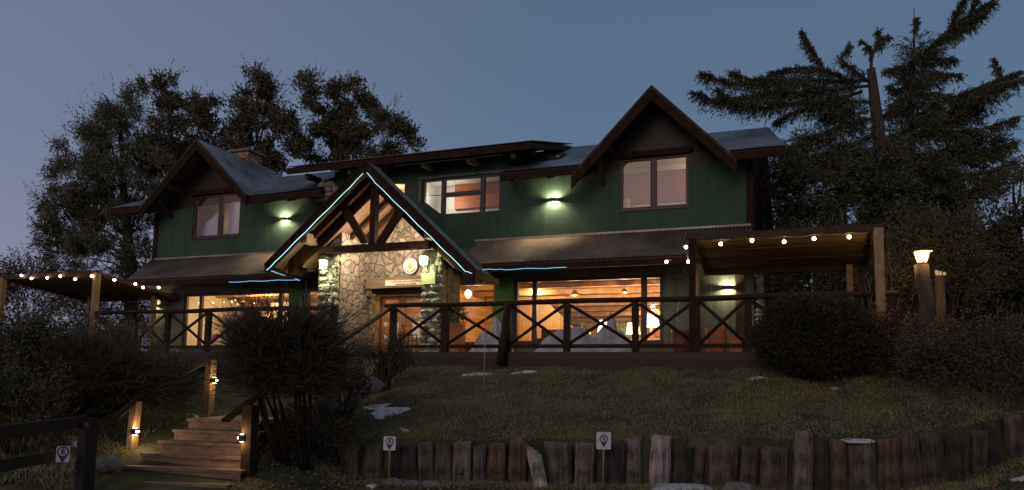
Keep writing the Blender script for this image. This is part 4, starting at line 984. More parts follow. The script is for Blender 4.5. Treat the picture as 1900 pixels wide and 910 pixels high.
# ------------------------------------------------------------------ lamp post at the right
LP = Vector(at(1720, 600, 15.0)); LPz = gz(LP.x, LP.y); LT = Vector(at(1711, 486, 15.0))
lp = thing('lamp_post', 'lit lantern on a thick rough tree-trunk post right of the pergola', 'lamp post', (LP.x, LP.y, LPz))
b = MB('W'); n_ = 9; b.tube([Vector((LP.x + .03 * math.sin(k * 1.3) + .05 - .10 * (k / n_), LP.y, LPz - .1 + (LT.z - .06 - LPz + .1) * k / n_)) for k in range(n_ + 1)], [.18 - .05 * k / n_ for k in range(n_ + 1)], 16, True, .12); b.build('trunk_post', M['bark'], lp)
b = MB('W'); c = LT; q = lambda r_, z: [(c.x + r_ * math.cos(R(60 * k + 20)), c.y + r_ * math.sin(R(60 * k + 20)), z) for k in range(6)]
i0 = b.pts(q(.085, c.z - .02) + q(.145, c.z + .20))
for k in range(6): k2 = (k + 1) % 6; b.face((i0 + k, i0 + k2, i0 + 6 + k2, i0 + 6 + k))
b.face([i0 + 5 - k for k in range(6)]); b.build('lantern_glass', M['street_glass'], lp)
b = MB('W')
for k in range(6): b.bar(q(.088, c.z - .02)[k], q(.149, c.z + .20)[k], .014)
i0 = b.pts(q(.20, c.z + .205) + q(.10, c.z + .26) + [(c.x, c.y, c.z + .30)])
for k in range(6): k2 = (k + 1) % 6; b.face((i0 + k, i0 + k2, i0 + 6 + k2, i0 + 6 + k)); b.face((i0 + 6 + k, i0 + 6 + k2, i0 + 12))
b.face([i0 + 5 - k for k in range(6)]); b.slab(q(.10, c.z - .02), .04); b.build('lantern_frame', M['black_metal'], lp)
for k in range(3):
    a_ = R(120 * k - 90); point(lp, (c.x + .30 * math.cos(a_), c.y + .30 * math.sin(a_), c.z + .10), 14, (1, .60, .25), .08, 'W')
p2 = Vector(at(1745, 560, 16.2)); z2 = gz(p2.x, p2.y); t2 = Vector(at(1744, 512, 16.2))
tp = thing('garden_post', 'dark stub post with a pale jagged top behind the lamp post', 'post', (p2.x, p2.y, z2))
b = MB('W'); b.tube([(p2.x, p2.y, z2 - .1), (p2.x, p2.y, t2.z)], [.12, .10], 10, True, .1); b.build('trunk_post', M['bark'], tp)
for k, dx in enumerate((-.08, -.01, .07)):
    b = MB('W'); b.bar((p2.x + dx, p2.y - .05, t2.z), (p2.x + dx * 1.15, p2.y - .05, t2.z + .11 - .02 * k), .06, .03); b.build('pale_splinter', mat('pale_splintered_wood', (.6, .5, .36), .7, .1, 8, .1), tp)

# ------------------------------------------------------------------ things standing on the deck
def crock(label, u, v, r, h, m, plant=None, cat='pot', name='plant_pot', bulge=.12):
    t = hthing(name, label, cat, u, v, 0)
    b = MB(); prof = [(r * .78, 0), (r * (.92), h * .2), (r * (1 + bulge * .5), h * .55), (r, h * .85), (r * 1.06, h * .9), (r * 1.06, h), (r * .9, h), (r * .88, h * .9)]
    n = 18; base = len(b.V)
    for rr, z in prof: b.pts([(u + rr * math.cos(2 * PI * k / n), v + rr * math.sin(2 * PI * k / n), z + .002) for k in range(n)])
    for i in range(len(prof) - 1):
        for k in range(n): k2 = (k + 1) % n; b.face((base + i * n + k, base + i * n + k2, base + (i + 1) * n + k2, base + (i + 1) * n + k), True)
    b.face([base + k for k in range(n)][::-1]); b.face([base + (len(prof) - 1) * n + k for k in range(n)]); b.build('pot', m, t)
    return t
def planter_box(label, u0, u1, v0, v1, h, m):
    t = hthing('planter_box', label, 'planter', (u0 + u1) / 2, (v0 + v1) / 2, 0)
    b = MB(); b.box(u0, u1, v0, v1, .002, h); b.build('box', m, t)
    b = MB(); b.box(u0 - .02, u1 + .02, v0 - .02, v1 + .02, h + .001, h + .04); b.build('rim', m, t)
    return t
pb = planter_box('tall terracotta-red planter box with a bushy plant right of the entrance', -7.75, -7.30, 1.9, 2.35, .78, M['terracotta'])
pot1 = crock('large orange barrel-shaped pot under the right pergola', -.83, 1.2, .25, .70, M['terracotta'])
b1 = planter_box('small orange crate beside the barrel-shaped pot', -.50, -.22, 1.0, 1.3, .48, M['terracotta'])
pot2 = crock('dark red pot by the railing below the loudspeaker', -1.45, 2.6, .22, .55, mat('dark_red_glaze', (.20, .06, .035), .5, .3, 6, .2))
b = MB(); b.tube([(-1.52, 2.6, .45), (-1.55, 2.58, .9), (-1.52, 2.55, 1.25)], [.03, .022, .014], 7, True, .2); b.build('dry_stem', mat('pale_dry_stem', (.42, .36, .28), .8, .2, 8, .2), pot2)
# furniture under pale covers
def draped(label, u, v, su, sv, peaks, seed):
    """a loose cover over garden furniture: height field with soft folds falling to the deck"""
    rs = np.random.default_rng(seed); n = 40
    gu = np.linspace(-1, 1, n); G1, G2 = np.meshgrid(gu, gu, indexing='ij')
    rr = np.maximum(np.abs(G1), np.abs(G2)); hh = np.zeros_like(G1)
    for (a_, c_, h_, w_) in peaks: hh = np.maximum(hh, h_ * np.exp(-(((G1 - a_) ** 2 + (G2 - c_) ** 2) / w_)))
    ang = np.arctan2(G2, G1); edge = smooth((1 - rr) / .22)
    hh = hh * .9 * edge * (1 + .10 * np.sin(ang * 7 + seed + 2 * rr) + .06 * np.sin(ang * 13 + 3 * seed) + .05 * np.sin(G1 * 9 + G2 * 5 + seed)) + .008 * rs.standard_normal(hh.shape) * edge
    P = np.stack([u + G1 * su * (1 + .05 * np.sin(ang * 9)), v + G2 * sv * (1 + .05 * np.sin(ang * 9)), .004 + np.maximum(hh, 0)], -1).reshape(-1, 3)
    i, j = np.meshgrid(np.arange(n - 1), np.arange(n - 1), indexing='ij'); a_ = (i * n + j).ravel()
    F = np.stack([a_, a_ + n, a_ + n + 1, a_ + 1], 1)
    bnd = [k for k in range(n)] 
    o = np_mesh('furniture_cover', Hn(P), F, M['cover'], None, tuple(H(u, v, 0)), True)
    md = o.modifiers.new('thickness', 'SOLIDIFY'); md.thickness = .012
    return tag(o, label, 'furniture cover', 'pale covers over the deck furniture')
draped('narrow pointed pale cover over a chair behind the leaning log', -6.45, 1.9, .62, .55, [(.05, 0, 1.02, .16), (-.4, .2, .62, .25), (.5, .1, .5, .1)], 1)
draped('wide low pale cover draped over a table set in front of the big window', -4.35, 1.95, .85, .6, [(.25, 0, .78, .35), (-.35, .1, .62, .4), (.75, 0, .5, .1)], 2)
draped('tall peaked pale cover over a closed parasol or heater before the big window', -3.32, 1.85, .58, .55, [(.05, 0, 1.08, .13), (-.35, 0, .72, .25), (.5, .1, .62, .2)], 3)

# ------------------------------------------------------------------ furniture seen through the panes
def table_lamp(label, u, v, z, s=1.0, p=40):
    t = hthing('table_lamp', label, 'lamp', u, v, z - .45 * s, 'white-shaded table lamps in the sitting room')
    b = MB(); n = 18; i0 = b.pts([(u + r_ * math.cos(2 * PI * k / n), v + r_ * math.sin(2 * PI * k / n), zz) for r_, zz in ((.20 * s, z), (.15 * s, z + .30 * s)) for k in range(n)])
    for k in range(n): k2 = (k + 1) % n; b.face((i0 + k, i0 + k2, i0 + n + k2, i0 + n + k), True)
    b.build('shade', M['shade'], t)
    b = MB(); b.tube([(u, v, z - .45 * s), (u, v, z - .43 * s), (u, v, z - .40 * s), (u, v, z - .2 * s), (u, v, z + .05)], [.09, .09, .03, .05, .012], 10); b.build('base', M['terracotta'], t)
    point(t, (u, v, z + .42 * s), p, WARM, .08); point(t, (u, v + .25, z), p * .35, WARM, .08)
    return t
def solid(name, label, cat, boxes, m, grp=None):
    b = MB()
    for q in boxes: b.box(*q)
    return tag(b.build(name, m), label, cat, grp)
def sofa(label, u0, u1, v, m):
    t = hthing('sofa', label, 'sofa', (u0 + u1) / 2, v, 0.0)
    b = MB(); b.box(u0, u1, v, v - .8, .12, .45); b.build('seat', m, t)
    b = MB(); b.box(u0 + .02, u1 - .02, v + .002, v + .2, .1, .88); b.build('backrest', m, t)
    for s0 in (u0 - .15, u1): 
        b = MB(); b.box(s0 + .002, s0 + .148, v + .2, v - .8, .1, .62); b.build('arm', m, t)
    for du in (u0 + .05, u1 - .13):
        b = MB(); b.box(du, du + .08, v - .1, v - .18, .002, .118); b.build('leg', M['door_wood'], t)
sofa('dark leather sofa seen from behind through the big window', -6.1, -4.6, -1.0, M['plain_dark'])
table_lamp('white-shaded table lamp above the wide low cover', -4.42, -1.9, .88, 1.15)
table_lamp('white-shaded table lamp left of the tall peaked cover', -3.72, -2.6, .86, 1.1)
table_lamp('tall white-shaded lamp behind the right mullion of the big window', -2.95, -1.5, .98, 1.2)
for nm, lb, u, v, h in (('side_table', 'low dark table under the left table lamp of the sitting room', -4.42, -1.9, .36), ('side_table', 'low dark table under the middle table lamp of the sitting room', -3.72, -2.6, .36), ('side_table', 'low dark table under the tall right lamp of the sitting room', -2.95, -1.5, .43)):
    t = hthing(nm, lb, 'table', u, v, 0, 'lamp tables in the sitting room')
    b = MB(); b.box(u - .3, u + .3, v - .3, v + .3, h - .04, h); b.build('table_top', M['door_wood'], t)
    for a_ in (-.25, .2):
        for c_ in (-.25, .2):
            b = MB(); b.box(u + a_, u + a_ + .05, v + c_, v + c_ + .05, .002, h - .042); b.build('leg', M['door_wood'], t)
t = hthing('bar_counter', 'pale wooden counter along the back of the sitting room', 'counter', -4.0, -6.5, 0)
b = MB(); b.box(-6.8, -1.4, -6.4, -6.8, .002, .78); b.build('front_panel', M['room_wood'], t)
b = MB(); b.box(-6.9, -1.3, -6.35, -6.9, .782, .83); b.build('counter_top', M['cream'], t)
cols_ = [(.12, .12, .12), (.55, .33, .2), (.75, .16, .06), (.3, .5, .25), (.45, .4, .32), (.7, .2, .08), (.15, .4, .12), (.6, .5, .2)]
for k, c_ in enumerate(cols_):
    u = -7.3 + k * .66; nm_ = ('charcoal', 'tan', 'orange-red', 'sage green', 'stone-coloured', 'brick red', 'leaf green', 'mustard')[k]
    b = MB(); b.box(u, u + .42, -7.54, -7.50, 1.12, 1.62); t = b.build('picture', mat('print_%s' % nm_.replace('-', '_').replace(' ', '_'), c_, .6, .3, 7, 0)); tag(t, '%s print hanging on the back wall of the sitting room' % nm_, 'picture', 'prints on the sitting-room wall')
    b = MB(); b.box(u - .03, u + .45, -7.57, -7.545, 1.09, 1.65); b.build('frame', M['frame_orange'], t)
def pendant(label, u, v, z, m, r=.13, p=8, shape='cone', z1=2.44):
    t = hthing('pendant_lamp', label, 'lamp', u, v, z)
    b = MB(); b.tube([(u, v, z + r), (u, v, z1)], .006, 5); b.build('cord', M['black_metal'], t)
    if shape == 'cone':
        n = 16; b = MB(); i0 = b.pts([(u + rr * math.cos(2 * PI * k / n), v + rr * math.sin(2 * PI * k / n), zz) for rr, zz in ((r, z), (r * .25, z + r)) for k in range(n)])
        for k in range(n): k2 = (k + 1) % n; b.face((i0 + k, i0 + k2, i0 + n + k2, i0 + n + k), True)
        b.build('shade', m, t); b = MB(); b.ball((u, v, z + .02), .035); b.build('bulb', M['bulb'], t)
    else:
        b = MB(); b.ball((u, v, z), (r, r, r * (1.0 if shape == 'ball' else .55)), 14, 9); b.build('shade', m, t)
    point(t, (u, v, z - r - .08), p, WARM, .05)
brass = mat('brass_shade', (.45, .27, .08), .35, .1, 5, 0, metal=.8)
pendant('small brass cone pendant near the right of the big window', -3.7, -1.3, 1.98, brass, .12, 40)
pendant('wide glass cone pendant in the middle of the big window', -5.3, -1.6, 1.98, brass, .16, 45)
gold = emit('woven_gold_lampshade', (1, .55, .16), 2.2, (.5, .3, .1))
pendant('woven golden bowl pendant in the left dining window', -16.4, -1.1, 1.62, gold, .30, 70, 'bowl')
pendant('glowing wicker globe low in the left dining window', -16.3, -1.0, .92, gold, .20, 10, 'ball', 1.45)
t = hthing('ceiling_lamp', 'flush round ceiling lamp inside the small pane right of the entrance', 'lamp', -8.35, -.5, 2.0)
b = MB(); b.ball((-8.38, -.55, 1.98), (.10, .10, .13), 14, 9); b.build('shade', M['shade'], t); point(t, (-8.1, -.6, 1.9), 18, WARM, .05)
# ceiling lamps set out of sight to light the rooms
def ceiling_light(label, u, v, z, p, col=WARM, m='lamp_white'):
    t = hthing('ceiling_lamp', label, 'lamp', u, v, z, 'ceiling lamps in the rooms'); b = MB(); b.ball((u, v, z - .05), (.13, .13, .05), 16, 8); b.build('diffuser', M[m], t)
    b = MB(); b.tube([(u, v, z - .03), (u, v, z)], .14, 16); b.build('rim', M['brown_metal'], t); point(t, (u, v, z - .18), p, col, .12)
ceiling_light('round ceiling lamp over the counter of the sitting room', -3.6, -5.2, 2.02, 150)
ceiling_light('round ceiling lamp in the left part of the sitting room', -6.8, -2.2, 2.29, 120)
ceiling_light('round ceiling lamp in the dining room behind the left windows', -18.0, -2.2, 2.6, 190)
ceiling_light('round ceiling lamp in the dining room near the entrance', -14.6, -2.0, 2.6, 130)
ceiling_light('round ceiling lamp in the right gable bedroom', -1.0, -.5, 5.60, 22, (1, .80, .58))
ceiling_light('round ceiling lamp in the left gable bedroom', -16.35, -.35, 5.72, 45, (1, .72, .45))
ceiling_light('round ceiling lamp in the entrance hall', -10.1, -.6, 2.28, 50)
ceiling_light('round ceiling lamp behind the little orange window over the porch', -11.2, -.6, 5.56, 30)
t = hthing('globe_wall_lamp', 'bright white globe lamp on the slanting wall in the middle upper window', 'lamp', -9.5, -.5, 5.1)
b = MB(); b.ball((-9.3, -.55, 5.0), .055, 12, 8); b.build('globe', emit('bright_globe', (.95, 1, .9), 20), t); b = MB(); b.tube([(-9.3, -.55, 5.05), (-9.35, -.55, 5.14), (-9.82, -.55, 5.16)], .012, 6); b.build('bracket', M['black_metal'], t)
point(t, (-9.15, -.45, 5.0), 14, (1, .88, .72), .07)
b = MB(); b.prism([(-9.82, 3.98), (-9.82, 5.57), (-9.9, 5.57), (-9.9, 3.98)], -.21, -1.1); b.build('partition', M['white_plaster'], LD)
t = hthing('bookcase', 'wooden bookcase with books at the right side of the sitting room', 'bookcase', -2.4, -4.5, 0)
b = MB()
for u in (-3.1, -2.0): b.box(u, u + .04, -4.3, -4.6, .002, 1.9)
for z_ in (.3, .75, 1.15, 1.5, 1.86): b.box(-3.06, -2.0, -4.3, -4.6, z_, z_ + .03)
b.build('case', M['door_wood'], t)
for k in range(26):
    z_ = (.33, .78, 1.18, 1.53)[k % 4]; u = -3.03 + (k // 4) * .15; b = MB(); b.box(u, u + .10, -4.32, -4.52, z_ + .001, z_ + random.uniform(.2, .29)); b.build('book', M[('terracotta', 'cream', 'green_pillar', 'navy', 'plain_dark')[(k * 7) % 5]], t)
def chair(label, u, v, grp):
    t = hthing('dining_chair', label, 'chair', u, v, 0, grp)
    b = MB(); b.box(u - .21, u + .21, v - .21, v + .21, .44, .48); b.build('seat', M['door_wood'], t)
    b = MB(); b.box(u - .2, u + .2, v + .18, v + .21, .62, .98); b.build('backrest', M['door_wood'], t)
    for a_ in (-.19, .15):
        b = MB(); b.box(u + a_, u + a_ + .04, v - .2, v - .16, .002, .438); b.build('leg', M['door_wood'], t)
        b = MB(); b.box(u + a_, u + a_ + .04, v + .17, v + .208, .002, .438); b.build('leg', M['door_wood'], t)
        b = MB(); b.box(u + a_, u + a_ + .04, v + .17, v + .208, .482, .618); b.build('back_post', M['door_wood'], t)
for k, (u_, v_) in enumerate(((-17.2, -1.3), (-16.2, -1.2), (-15.4, -1.5))): chair(('dining chair left of the golden bowl lamp', 'dining chair under the golden bowl lamp', 'dining chair right of the golden bowl lamp')[k], u_, v_, 'chairs in the dining room')
t = hthing('dining_table', 'long wooden table in the left dining room', 'table', -16.3, -2.3, 0)
b = MB(); b.box(-17.6, -15.0, -1.9, -2.8, .72, .76); b.build('table_top', M['door_wood'], t)
for u_ in (-17.5, -15.2):
    for v_ in (-2.0, -2.7):
        b = MB(); b.box(u_, u_ + .08, v_, v_ - .08, .002, .718); b.build('leg', M['door_wood'], t)
for k, (u_, z_, cc_) in enumerate(((-17.5, 1.35, 'mauve'), (-16.4, 1.4, 'green_pillar'), (-15.3, 1.3, 'terracotta'))):
    b = MB(); b.box(u_, u_ + .5, -4.98, -4.95, z_, z_ + .4); tag(b.build('picture', M[cc_]), ('mauve', 'green', 'terracotta-coloured')[k] + ' framed print on the back wall of the dining room', 'picture', 'prints in the dining room')
# bits in the dining room
solid('wall_cabinet', 'dark open shelf rack behind the left dining window', 'shelf', [(-18.9, -18.5, -2.6, -2.9, .3, 2.2), (-18.2, -18.15, -2.6, -2.9, .3, 2.2), (-18.5, -18.2, -2.6, -2.9, 1.1, 1.15), (-18.5, -18.2, -2.6, -2.9, 1.7, 1.75)], M['frame'])
solid('roof_truss_board', 'pale diagonal panel inside the dining room', 'panel', [(-17.8, -16.6, -3.0, -3.05, 1.2, 2.2)], M['cream'])
b = MB(); b.ball((-18.05, -.42, .62), (.11, .08, .16), 9, 6, lambda p, t: 1 + .2 * math.sin(3 * p)); b.ball((-17.9, -.40, .74), (.09, .07, .09), 8, 6); t = b.build('flower_head', mat('magenta_petals', (.75, .03, .30), .6, .2, 8, .2)); t.name = 'potted_flower'; tag(t, 'bright magenta flower in the bottom left of the dining window', 'flower')
b = MB(); b.tube([(-18.0, -.42, .302), (-18.0, -.42, .52)], [.07, .09], 12); b.build('pot', M['cream'], t)

# ------------------------------------------------------------------ foliage builders (arrays of small leaf faces)
def unit(a): return a / np.maximum(np.linalg.norm(a, axis=-1, keepdims=True), 1e-9)
def leaf_faces(P, D, Ln, Wd, g):
    """one pointed leaf (rhombus) per point"""
    n = len(P); D = unit(D); S = unit(np.cross(D, g.standard_normal((n, 3))))
    Ln = np.broadcast_to(Ln, (n,))[:, None]; Wd = np.broadcast_to(Wd, (n,))[:, None]
    V = np.stack([P, P + D * Ln * .45 + S * Wd * .5, P + D * Ln, P + D * Ln * .45 - S * Wd * .5], 1).reshape(-1, 3)
    return V, np.arange(4 * n).reshape(n, 4)
def sprigs(P, D, Ls, k, ll, lw, g, droop=.15, spread=.7):
    """k leaves along each little twig"""
    n = len(P); D = unit(D); t = (np.arange(k) + .5) / k
    Ls = np.broadcast_to(Ls, (n,))
    Q = P[:, None, :] + D[:, None, :] * (Ls[:, None] * t)[..., None]; Q[..., 2] -= droop * Ls[:, None] * t ** 2
    E = unit(D[:, None, :] + spread * g.standard_normal((n, k, 3)))
    Q = Q.reshape(-1, 3); E = E.reshape(-1, 3); m_ = len(Q)
    return leaf_faces(Q, E, ll * g.uniform(.6, 1.3, m_), lw * g.uniform(.7, 1.2, m_), g)
def merge(parts):
    V = []; F = []; o = 0
    for v, f in parts: V.append(v); F.append(f + o); o += len(v)
    return np.concatenate(V), np.concatenate(F)
def shell(c, r, n, g, inner=.25):
    d = unit(g.standard_normal((n, 3))); rad = (inner + (1 - inner) * g.random(n) ** .6)[:, None]
    # lumpy surface so that the outline stays uneven
    ph = g.uniform(0, 6, 3); lump = 1 + .22 * np.sin(3 * d[:, :1] * 2 + ph[0]) * np.cos(4 * d[:, 2:3] + ph[1]) + .12 * np.sin(9 * d[:, 1:2] + ph[2])
    return np.array(c) + d * rad * lump * np.array(r), d
def limb_tubes(b, segs, base_r):
    for (p, q, r0, r1) in segs:
        p = Vector(p); q = Vector(q); m1 = p.lerp(q, .35) + Vector((random.uniform(-.1, .1), random.uniform(-.1, .1), .08)) * (q - p).length * .6; m2 = p.lerp(q, .7) + Vector((random.uniform(-.08, .08), random.uniform(-.08, .08), .05)) * (q - p).length * .5
        b.tube([p, m1, m2, q], [r0, r0 * .75 + r1 * .25, (r0 + r1) / 2 * .8, r1], 7, True, .1)
M['leaf_olive'] = leafmat('olive_brown_leaves', (.050, .046, .024), (.19, .155, .085))
M['leaf_conifer'] = leafmat('dark_conifer_needles', (.040, .048, .030), (.15, .145, .085))
M['leaf_tree'] = leafmat('dull_bluish_needles', (.055, .058, .038), (.19, .17, .105))
M['leaf_bush'] = leafmat('dark_bush_leaves', (.028, .030, .018), (.12, .10, .055))
M['leaf_red'] = leafmat('reddish_shrub_leaves', (.035, .02, .014), (.15, .085, .06))
M['leaf_hedge'] = leafmat('clipped_hedge_leaves', (.016, .019, .011), (.065, .058, .034))
M['broom'] = leafmat('broom_stems', (.024, .020, .013), (.095, .078, .048))
M['grass'] = leafmat('lawn_grass', (.07, .072, .032), (.30, .26, .13), .8)
M['grass_pale'] = leafmat('rank_bank_grass', (.07, .08, .035), (.30, .30, .16), .8)
M['leaf_pot'] = leafmat('pot_plant_leaves', (.03, .05, .03), (.10, .13, .07))

def leafy_tree(label, base, top_px, clumps, Y, leafm, dens=1.0, ll=.11, lw=.045, sp=.42, up=.5, grp=None, seed=1, name='broadleaf_tree', cat='tree', trunk_r=.22, dspread=1.6):
    """clumps: (px, py, radius px) on the photograph, pushed to their own depths around Y"""
    g = np.random.default_rng(seed); rs = random.Random(seed)
    bx, by = base; bz = gz(bx, by) - .1
    t = thing(name, label, cat, (bx, by, bz), 0, grp)
    parts = []; b = MB('W'); cs = []
    top = Vector(at(*top_px, Y))
    trunk = [Vector((bx, by, bz)), Vector((bx, by, bz)).lerp(top, .35) + Vector((.2, 0, 0)), Vector((bx, by, bz)).lerp(top, .7) + Vector((-.1, .1, 0)), top]
    b.tube(trunk, [trunk_r, trunk_r * .75, trunk_r * .4, .02], 9, True, .15)
    for (px, py, rp) in clumps:
        Yc = Y + rs.uniform(-dspread, dspread); c = at(px, py, Yc); r = rp / LENS * Yc
        n = int(dens * 640 * r * r) + 40
        nc = max(5, int(r * r * 10)); SC, sd_ = shell(c, (r * .95, r, r * .88), nc, g, .3); ci = g.integers(0, nc, n)
        P = SC[ci] + g.standard_normal((n, 3)) * np.array([.16, .16, .13]) * (.6 + .4 * r) * g.uniform(.6, 1.5, nc)[ci][:, None]; d = unit(P - np.array(c))
        D = d * .8 + np.array([0, 0, up]) + .5 * g.standard_normal((n, 3))
        parts.append(sprigs(P, D, sp * g.uniform(.5, 1.2, n), 6, ll * 1.25, lw * 1.45, g, .1))
        # a few longer shoots breaking the outline
        m_ = max(4, int(n * .035)); P2, d2 = shell(c, (r, r, r * .95), m_, g, .85)
        parts.append(sprigs(P2, d2 * .7 + np.array([0, 0, up + .3]) + .3 * g.standard_normal((m_, 3)), sp * 2.0 * g.uniform(.6, 1.2, m_), 11, ll, lw, g, .05, .5))
        f = min(.95, max(.15, (c[2] - bz) / max(top.z - bz, .1) * .75)); k = f * 3; i = min(2, int(k)); st = trunk[i].lerp(trunk[i + 1], k - i)
        limb_tubes(b, [(st, Vector(c), .035 + .02 * r, .01)], .1)
    b.build('trunk', M['bark'], t)
    V, F = merge(parts); np_mesh('crown', V, F, leafm, t)
    return t
GT = 'dusky trees behind the lodge'
leafy_tree('big feathery tree left of the lodge, its lowest boughs reaching far left', (-16.6, 33), (225, 190), [(222, 195, 36), (192, 232, 42), (160, 280, 42), (240, 262, 55), (148, 335, 46), (112, 372, 30), (200, 345, 62), (130, 425, 42), (215, 430, 55), (262, 380, 48), (180, 480, 45), (248, 480, 40), (92, 378, 14), (78, 372, 10), (100, 440, 22), (290, 330, 45), (120, 470, 28), (85, 415, 12), (175, 385, 40)], 33, M['leaf_tree'], 1.0, .12, .035, .5, .25, GT, 11, 'feathery_tree', trunk_r=.35)
leafy_tree('tree with sparse twiggy top rising above the left gable', (-14.2, 35), (310, 170), [(284, 165, 20), (300, 190, 30), (338, 212, 34), (382, 210, 26), (325, 262, 52), (392, 255, 40), (290, 300, 50), (360, 315, 48), (410, 300, 30), (355, 190, 14), (305, 152, 12)], 35, M['leaf_olive'], .85, .12, .05, .45, .6, GT, 12)
leafy_tree('upright tree with a rounded tip just right of the left gable', (-11.4, 34), (480, 140), [(480, 152, 22), (500, 185, 30), (456, 196, 26), (528, 225, 22), (480, 238, 42), (518, 280, 36), (440, 245, 26), (480, 300, 40), (545, 262, 16), (430, 290, 24), (468, 140, 10)], 34, M['leaf_olive'], .9, .12, .05, .45, .6, GT, 13)
leafy_tree('broad tree between the left gable and the middle roof', (-7.6, 35), (620, 160), [(576, 165, 22), (600, 208, 36), (640, 186, 30), (684, 198, 30), (716, 228, 32), (752, 262, 18), (650, 248, 46), (590, 268, 38), (698, 268, 38), (640, 290, 40), (570, 150, 12), (765, 270, 10), (738, 238, 16), (660, 165, 14)], 35, M['leaf_olive'], .9, .12, .05, .45, .6, GT, 14)

# ---- the great fir at the right
def fir(label, name, base, trunks, boughs, masses, Y, seed, leafm, grp=None):
    g = np.random.default_rng(seed); rs = random.Random(seed); bx, by = base; bz = gz(bx, by) - .1
    t = thing(name, label, 'tree', (bx, by, bz), 0, grp); b = MB('W'); parts = []
    for path, radii in trunks: b.tube([Vector(at(x, y, Y + dy)) if y is not None else Vector((bx, by, bz)) for x, y, dy in path], radii, 12, True, .12)
    for (pts, width, dn) in boughs:
        P = np.array([at(x, y, Y + dy) for x, y, dy in pts]); seg = np.linalg.norm(np.diff(P, axis=0), axis=1); tot = seg.sum()
        cum = np.concatenate([[0], np.cumsum(seg)]) / tot
        n = int(tot * 62 * dn); s = g.random(n) ** .9 * .92 + .08
        Q = np.stack([np.interp(s, cum, P[:, k]) for k in range(3)], 1); s2 = np.clip(s + .03, 0, 1)
        T = unit(np.stack([np.interp(s2, cum, P[:, k]) - np.interp(s - .02, cum, P[:, k]) for k in range(3)], 1))
        side = unit(np.cross(T, np.array([0, 0, 1.0]))) * g.choice([-1, 1], n)[:, None]
        D = T * .9 + side * g.uniform(.1, 1, n)[:, None] + np.array([0, 0, 1.0]) * g.uniform(-.9, .45, n)[:, None] + .2 * g.standard_normal((n, 3))
        Lt = width * g.uniform(.45, 1.1, n) * (1.05 - .5 * s)
        parts.append(sprigs(Q, D, Lt, 14, .10, .030, g, .25, .55))
        # hanging sprays
        m_ = int(n * .3); idx = g.integers(0, n, m_); Dh = T[idx] * .3 + np.array([0, 0, -1.0]) + .25 * g.standard_normal((m_, 3))
        parts.append(sprigs(Q[idx], Dh, width * g.uniform(.6, 1.5, m_) * (1 - .4 * s[idx]), 13, .10, .030, g, 0, .5))
        b.tube([Vector(p) for p in P], list(np.linspace(.055, .012, len(P))), 6, True, .15)
    for (px, py, rp, dy) in masses:
        c = at(px, py, Y + dy); r = rp / LENS * Y; n = int(720 * r * r) + 60
        nc = max(6, int(r * r * 16)); SC, d0 = shell(c, (r, r, r * .8), nc, g, .3); ci = g.integers(0, nc, n); Pp = SC[ci] + g.standard_normal((n, 3)) * np.array([.17, .17, .09]); d = unit(Pp - c); D = d * np.array([1, 1, .35]) + np.array([0, 0, -.05]) + .45 * g.standard_normal((n, 3))
        parts.append(sprigs(Pp, D, .42 * g.uniform(.5, 1.2, n), 11, .11, .034, g, .2, .55))
    b.build('trunk', M['bark_fir'], t); V, F = merge(parts); np_mesh('crown', V, F, leafm, t); return t
tr1 = ([(1640, None, 0), (1645, 600, 0), (1640, 420, 0), (1630, 250, 0), (1622, 180, 0), (1616, 128, 0)], [.38, .30, .24, .18, .16, .13])
tr1b = ([(1616, 130, 0), (1617, 112, .1), (1622, 92, .1), (1632, 70, .1)], [.05, .05, .035, .02])
bo = [
 ([(1612, 160, 0), (1560, 165, -.3), (1480, 172, -.6), (1400, 176, -.9), (1330, 190, -1.1), (1289, 174, -1.3)], .55, 1.2),
 ([(1612, 150, 0), (1550, 150, .2), (1470, 150, .3), (1400, 158, .3), (1350, 152, .2), (1303, 139, 0)], .55, 1.2),
 ([(1615, 190, 0), (1560, 188, -.3), (1490, 190, -.5), (1420, 200, -.6), (1370, 196, -.8), (1330, 168, -1)], .6, 1.3),
 ([(1612, 150, 0), (1575, 150, .4), (1530, 130, .6), (1508, 95, .7), (1490, 64, .8)], .45, 1.5),
 ([(1612, 152, 0), (1580, 128, -.3), (1560, 110, -.4), (1573, 88, -.4)], .4, 1.0),
 ([(1560, 140, -.2), (1510, 128, -.3), (1464, 128, -.3), (1429, 137, -.3)], .45, 1.2),
 ([(1480, 160, -.4), (1430, 148, -.5), (1396, 148, -.6), (1358, 136, -.7)], .45, 1.2),
 ([(1622, 95, .1), (1632, 75, .1), (1629, 58, .1)], .3, 1.3), ([(1624, 88, .1), (1640, 72, .1), (1649, 70, .1)], .28, 1.3), ([(1620, 100, 0), (1606, 84, 0), (1598, 80, 0)], .25, 1.2),
 ([(1625, 220, 0), (1570, 230, -.4), (1520, 250, -.6), (1480, 268, -.8)], .55, 1.1),
 ([(1600, 170, .3), (1540, 190, .6), (1480, 205, .8), (1440, 225, 1)], .6, 1.0),
 ([(1628, 250, 0), (1580, 268, -.6), (1520, 290, -1), (1460, 300, -1.4)], .6, 1.2),
]
ms1 = [(1640, 300, 34, -.6), (1635, 350, 40, -.8), (1600, 330, 40, -.5), (1655, 400, 40, -.6), (1580, 205, 20, -.2), (1510, 300, 60, 0), (1580, 300, 62, .5), (1460, 330, 50, -.3), (1440, 380, 48, 0), (1520, 370, 70, -.4), (1600, 380, 70, 0), (1450, 300, 28, -.6), (1500, 430, 55, .5), (1600, 450, 70, .5), (1430, 430, 30, 1), (1560, 235, 34, .3), (1530, 180, 26, .3), (1480, 170, 22, -.4), (1430, 178, 20, -.5), (1620, 290, 30, .3), (1650, 260, 24, .5)]
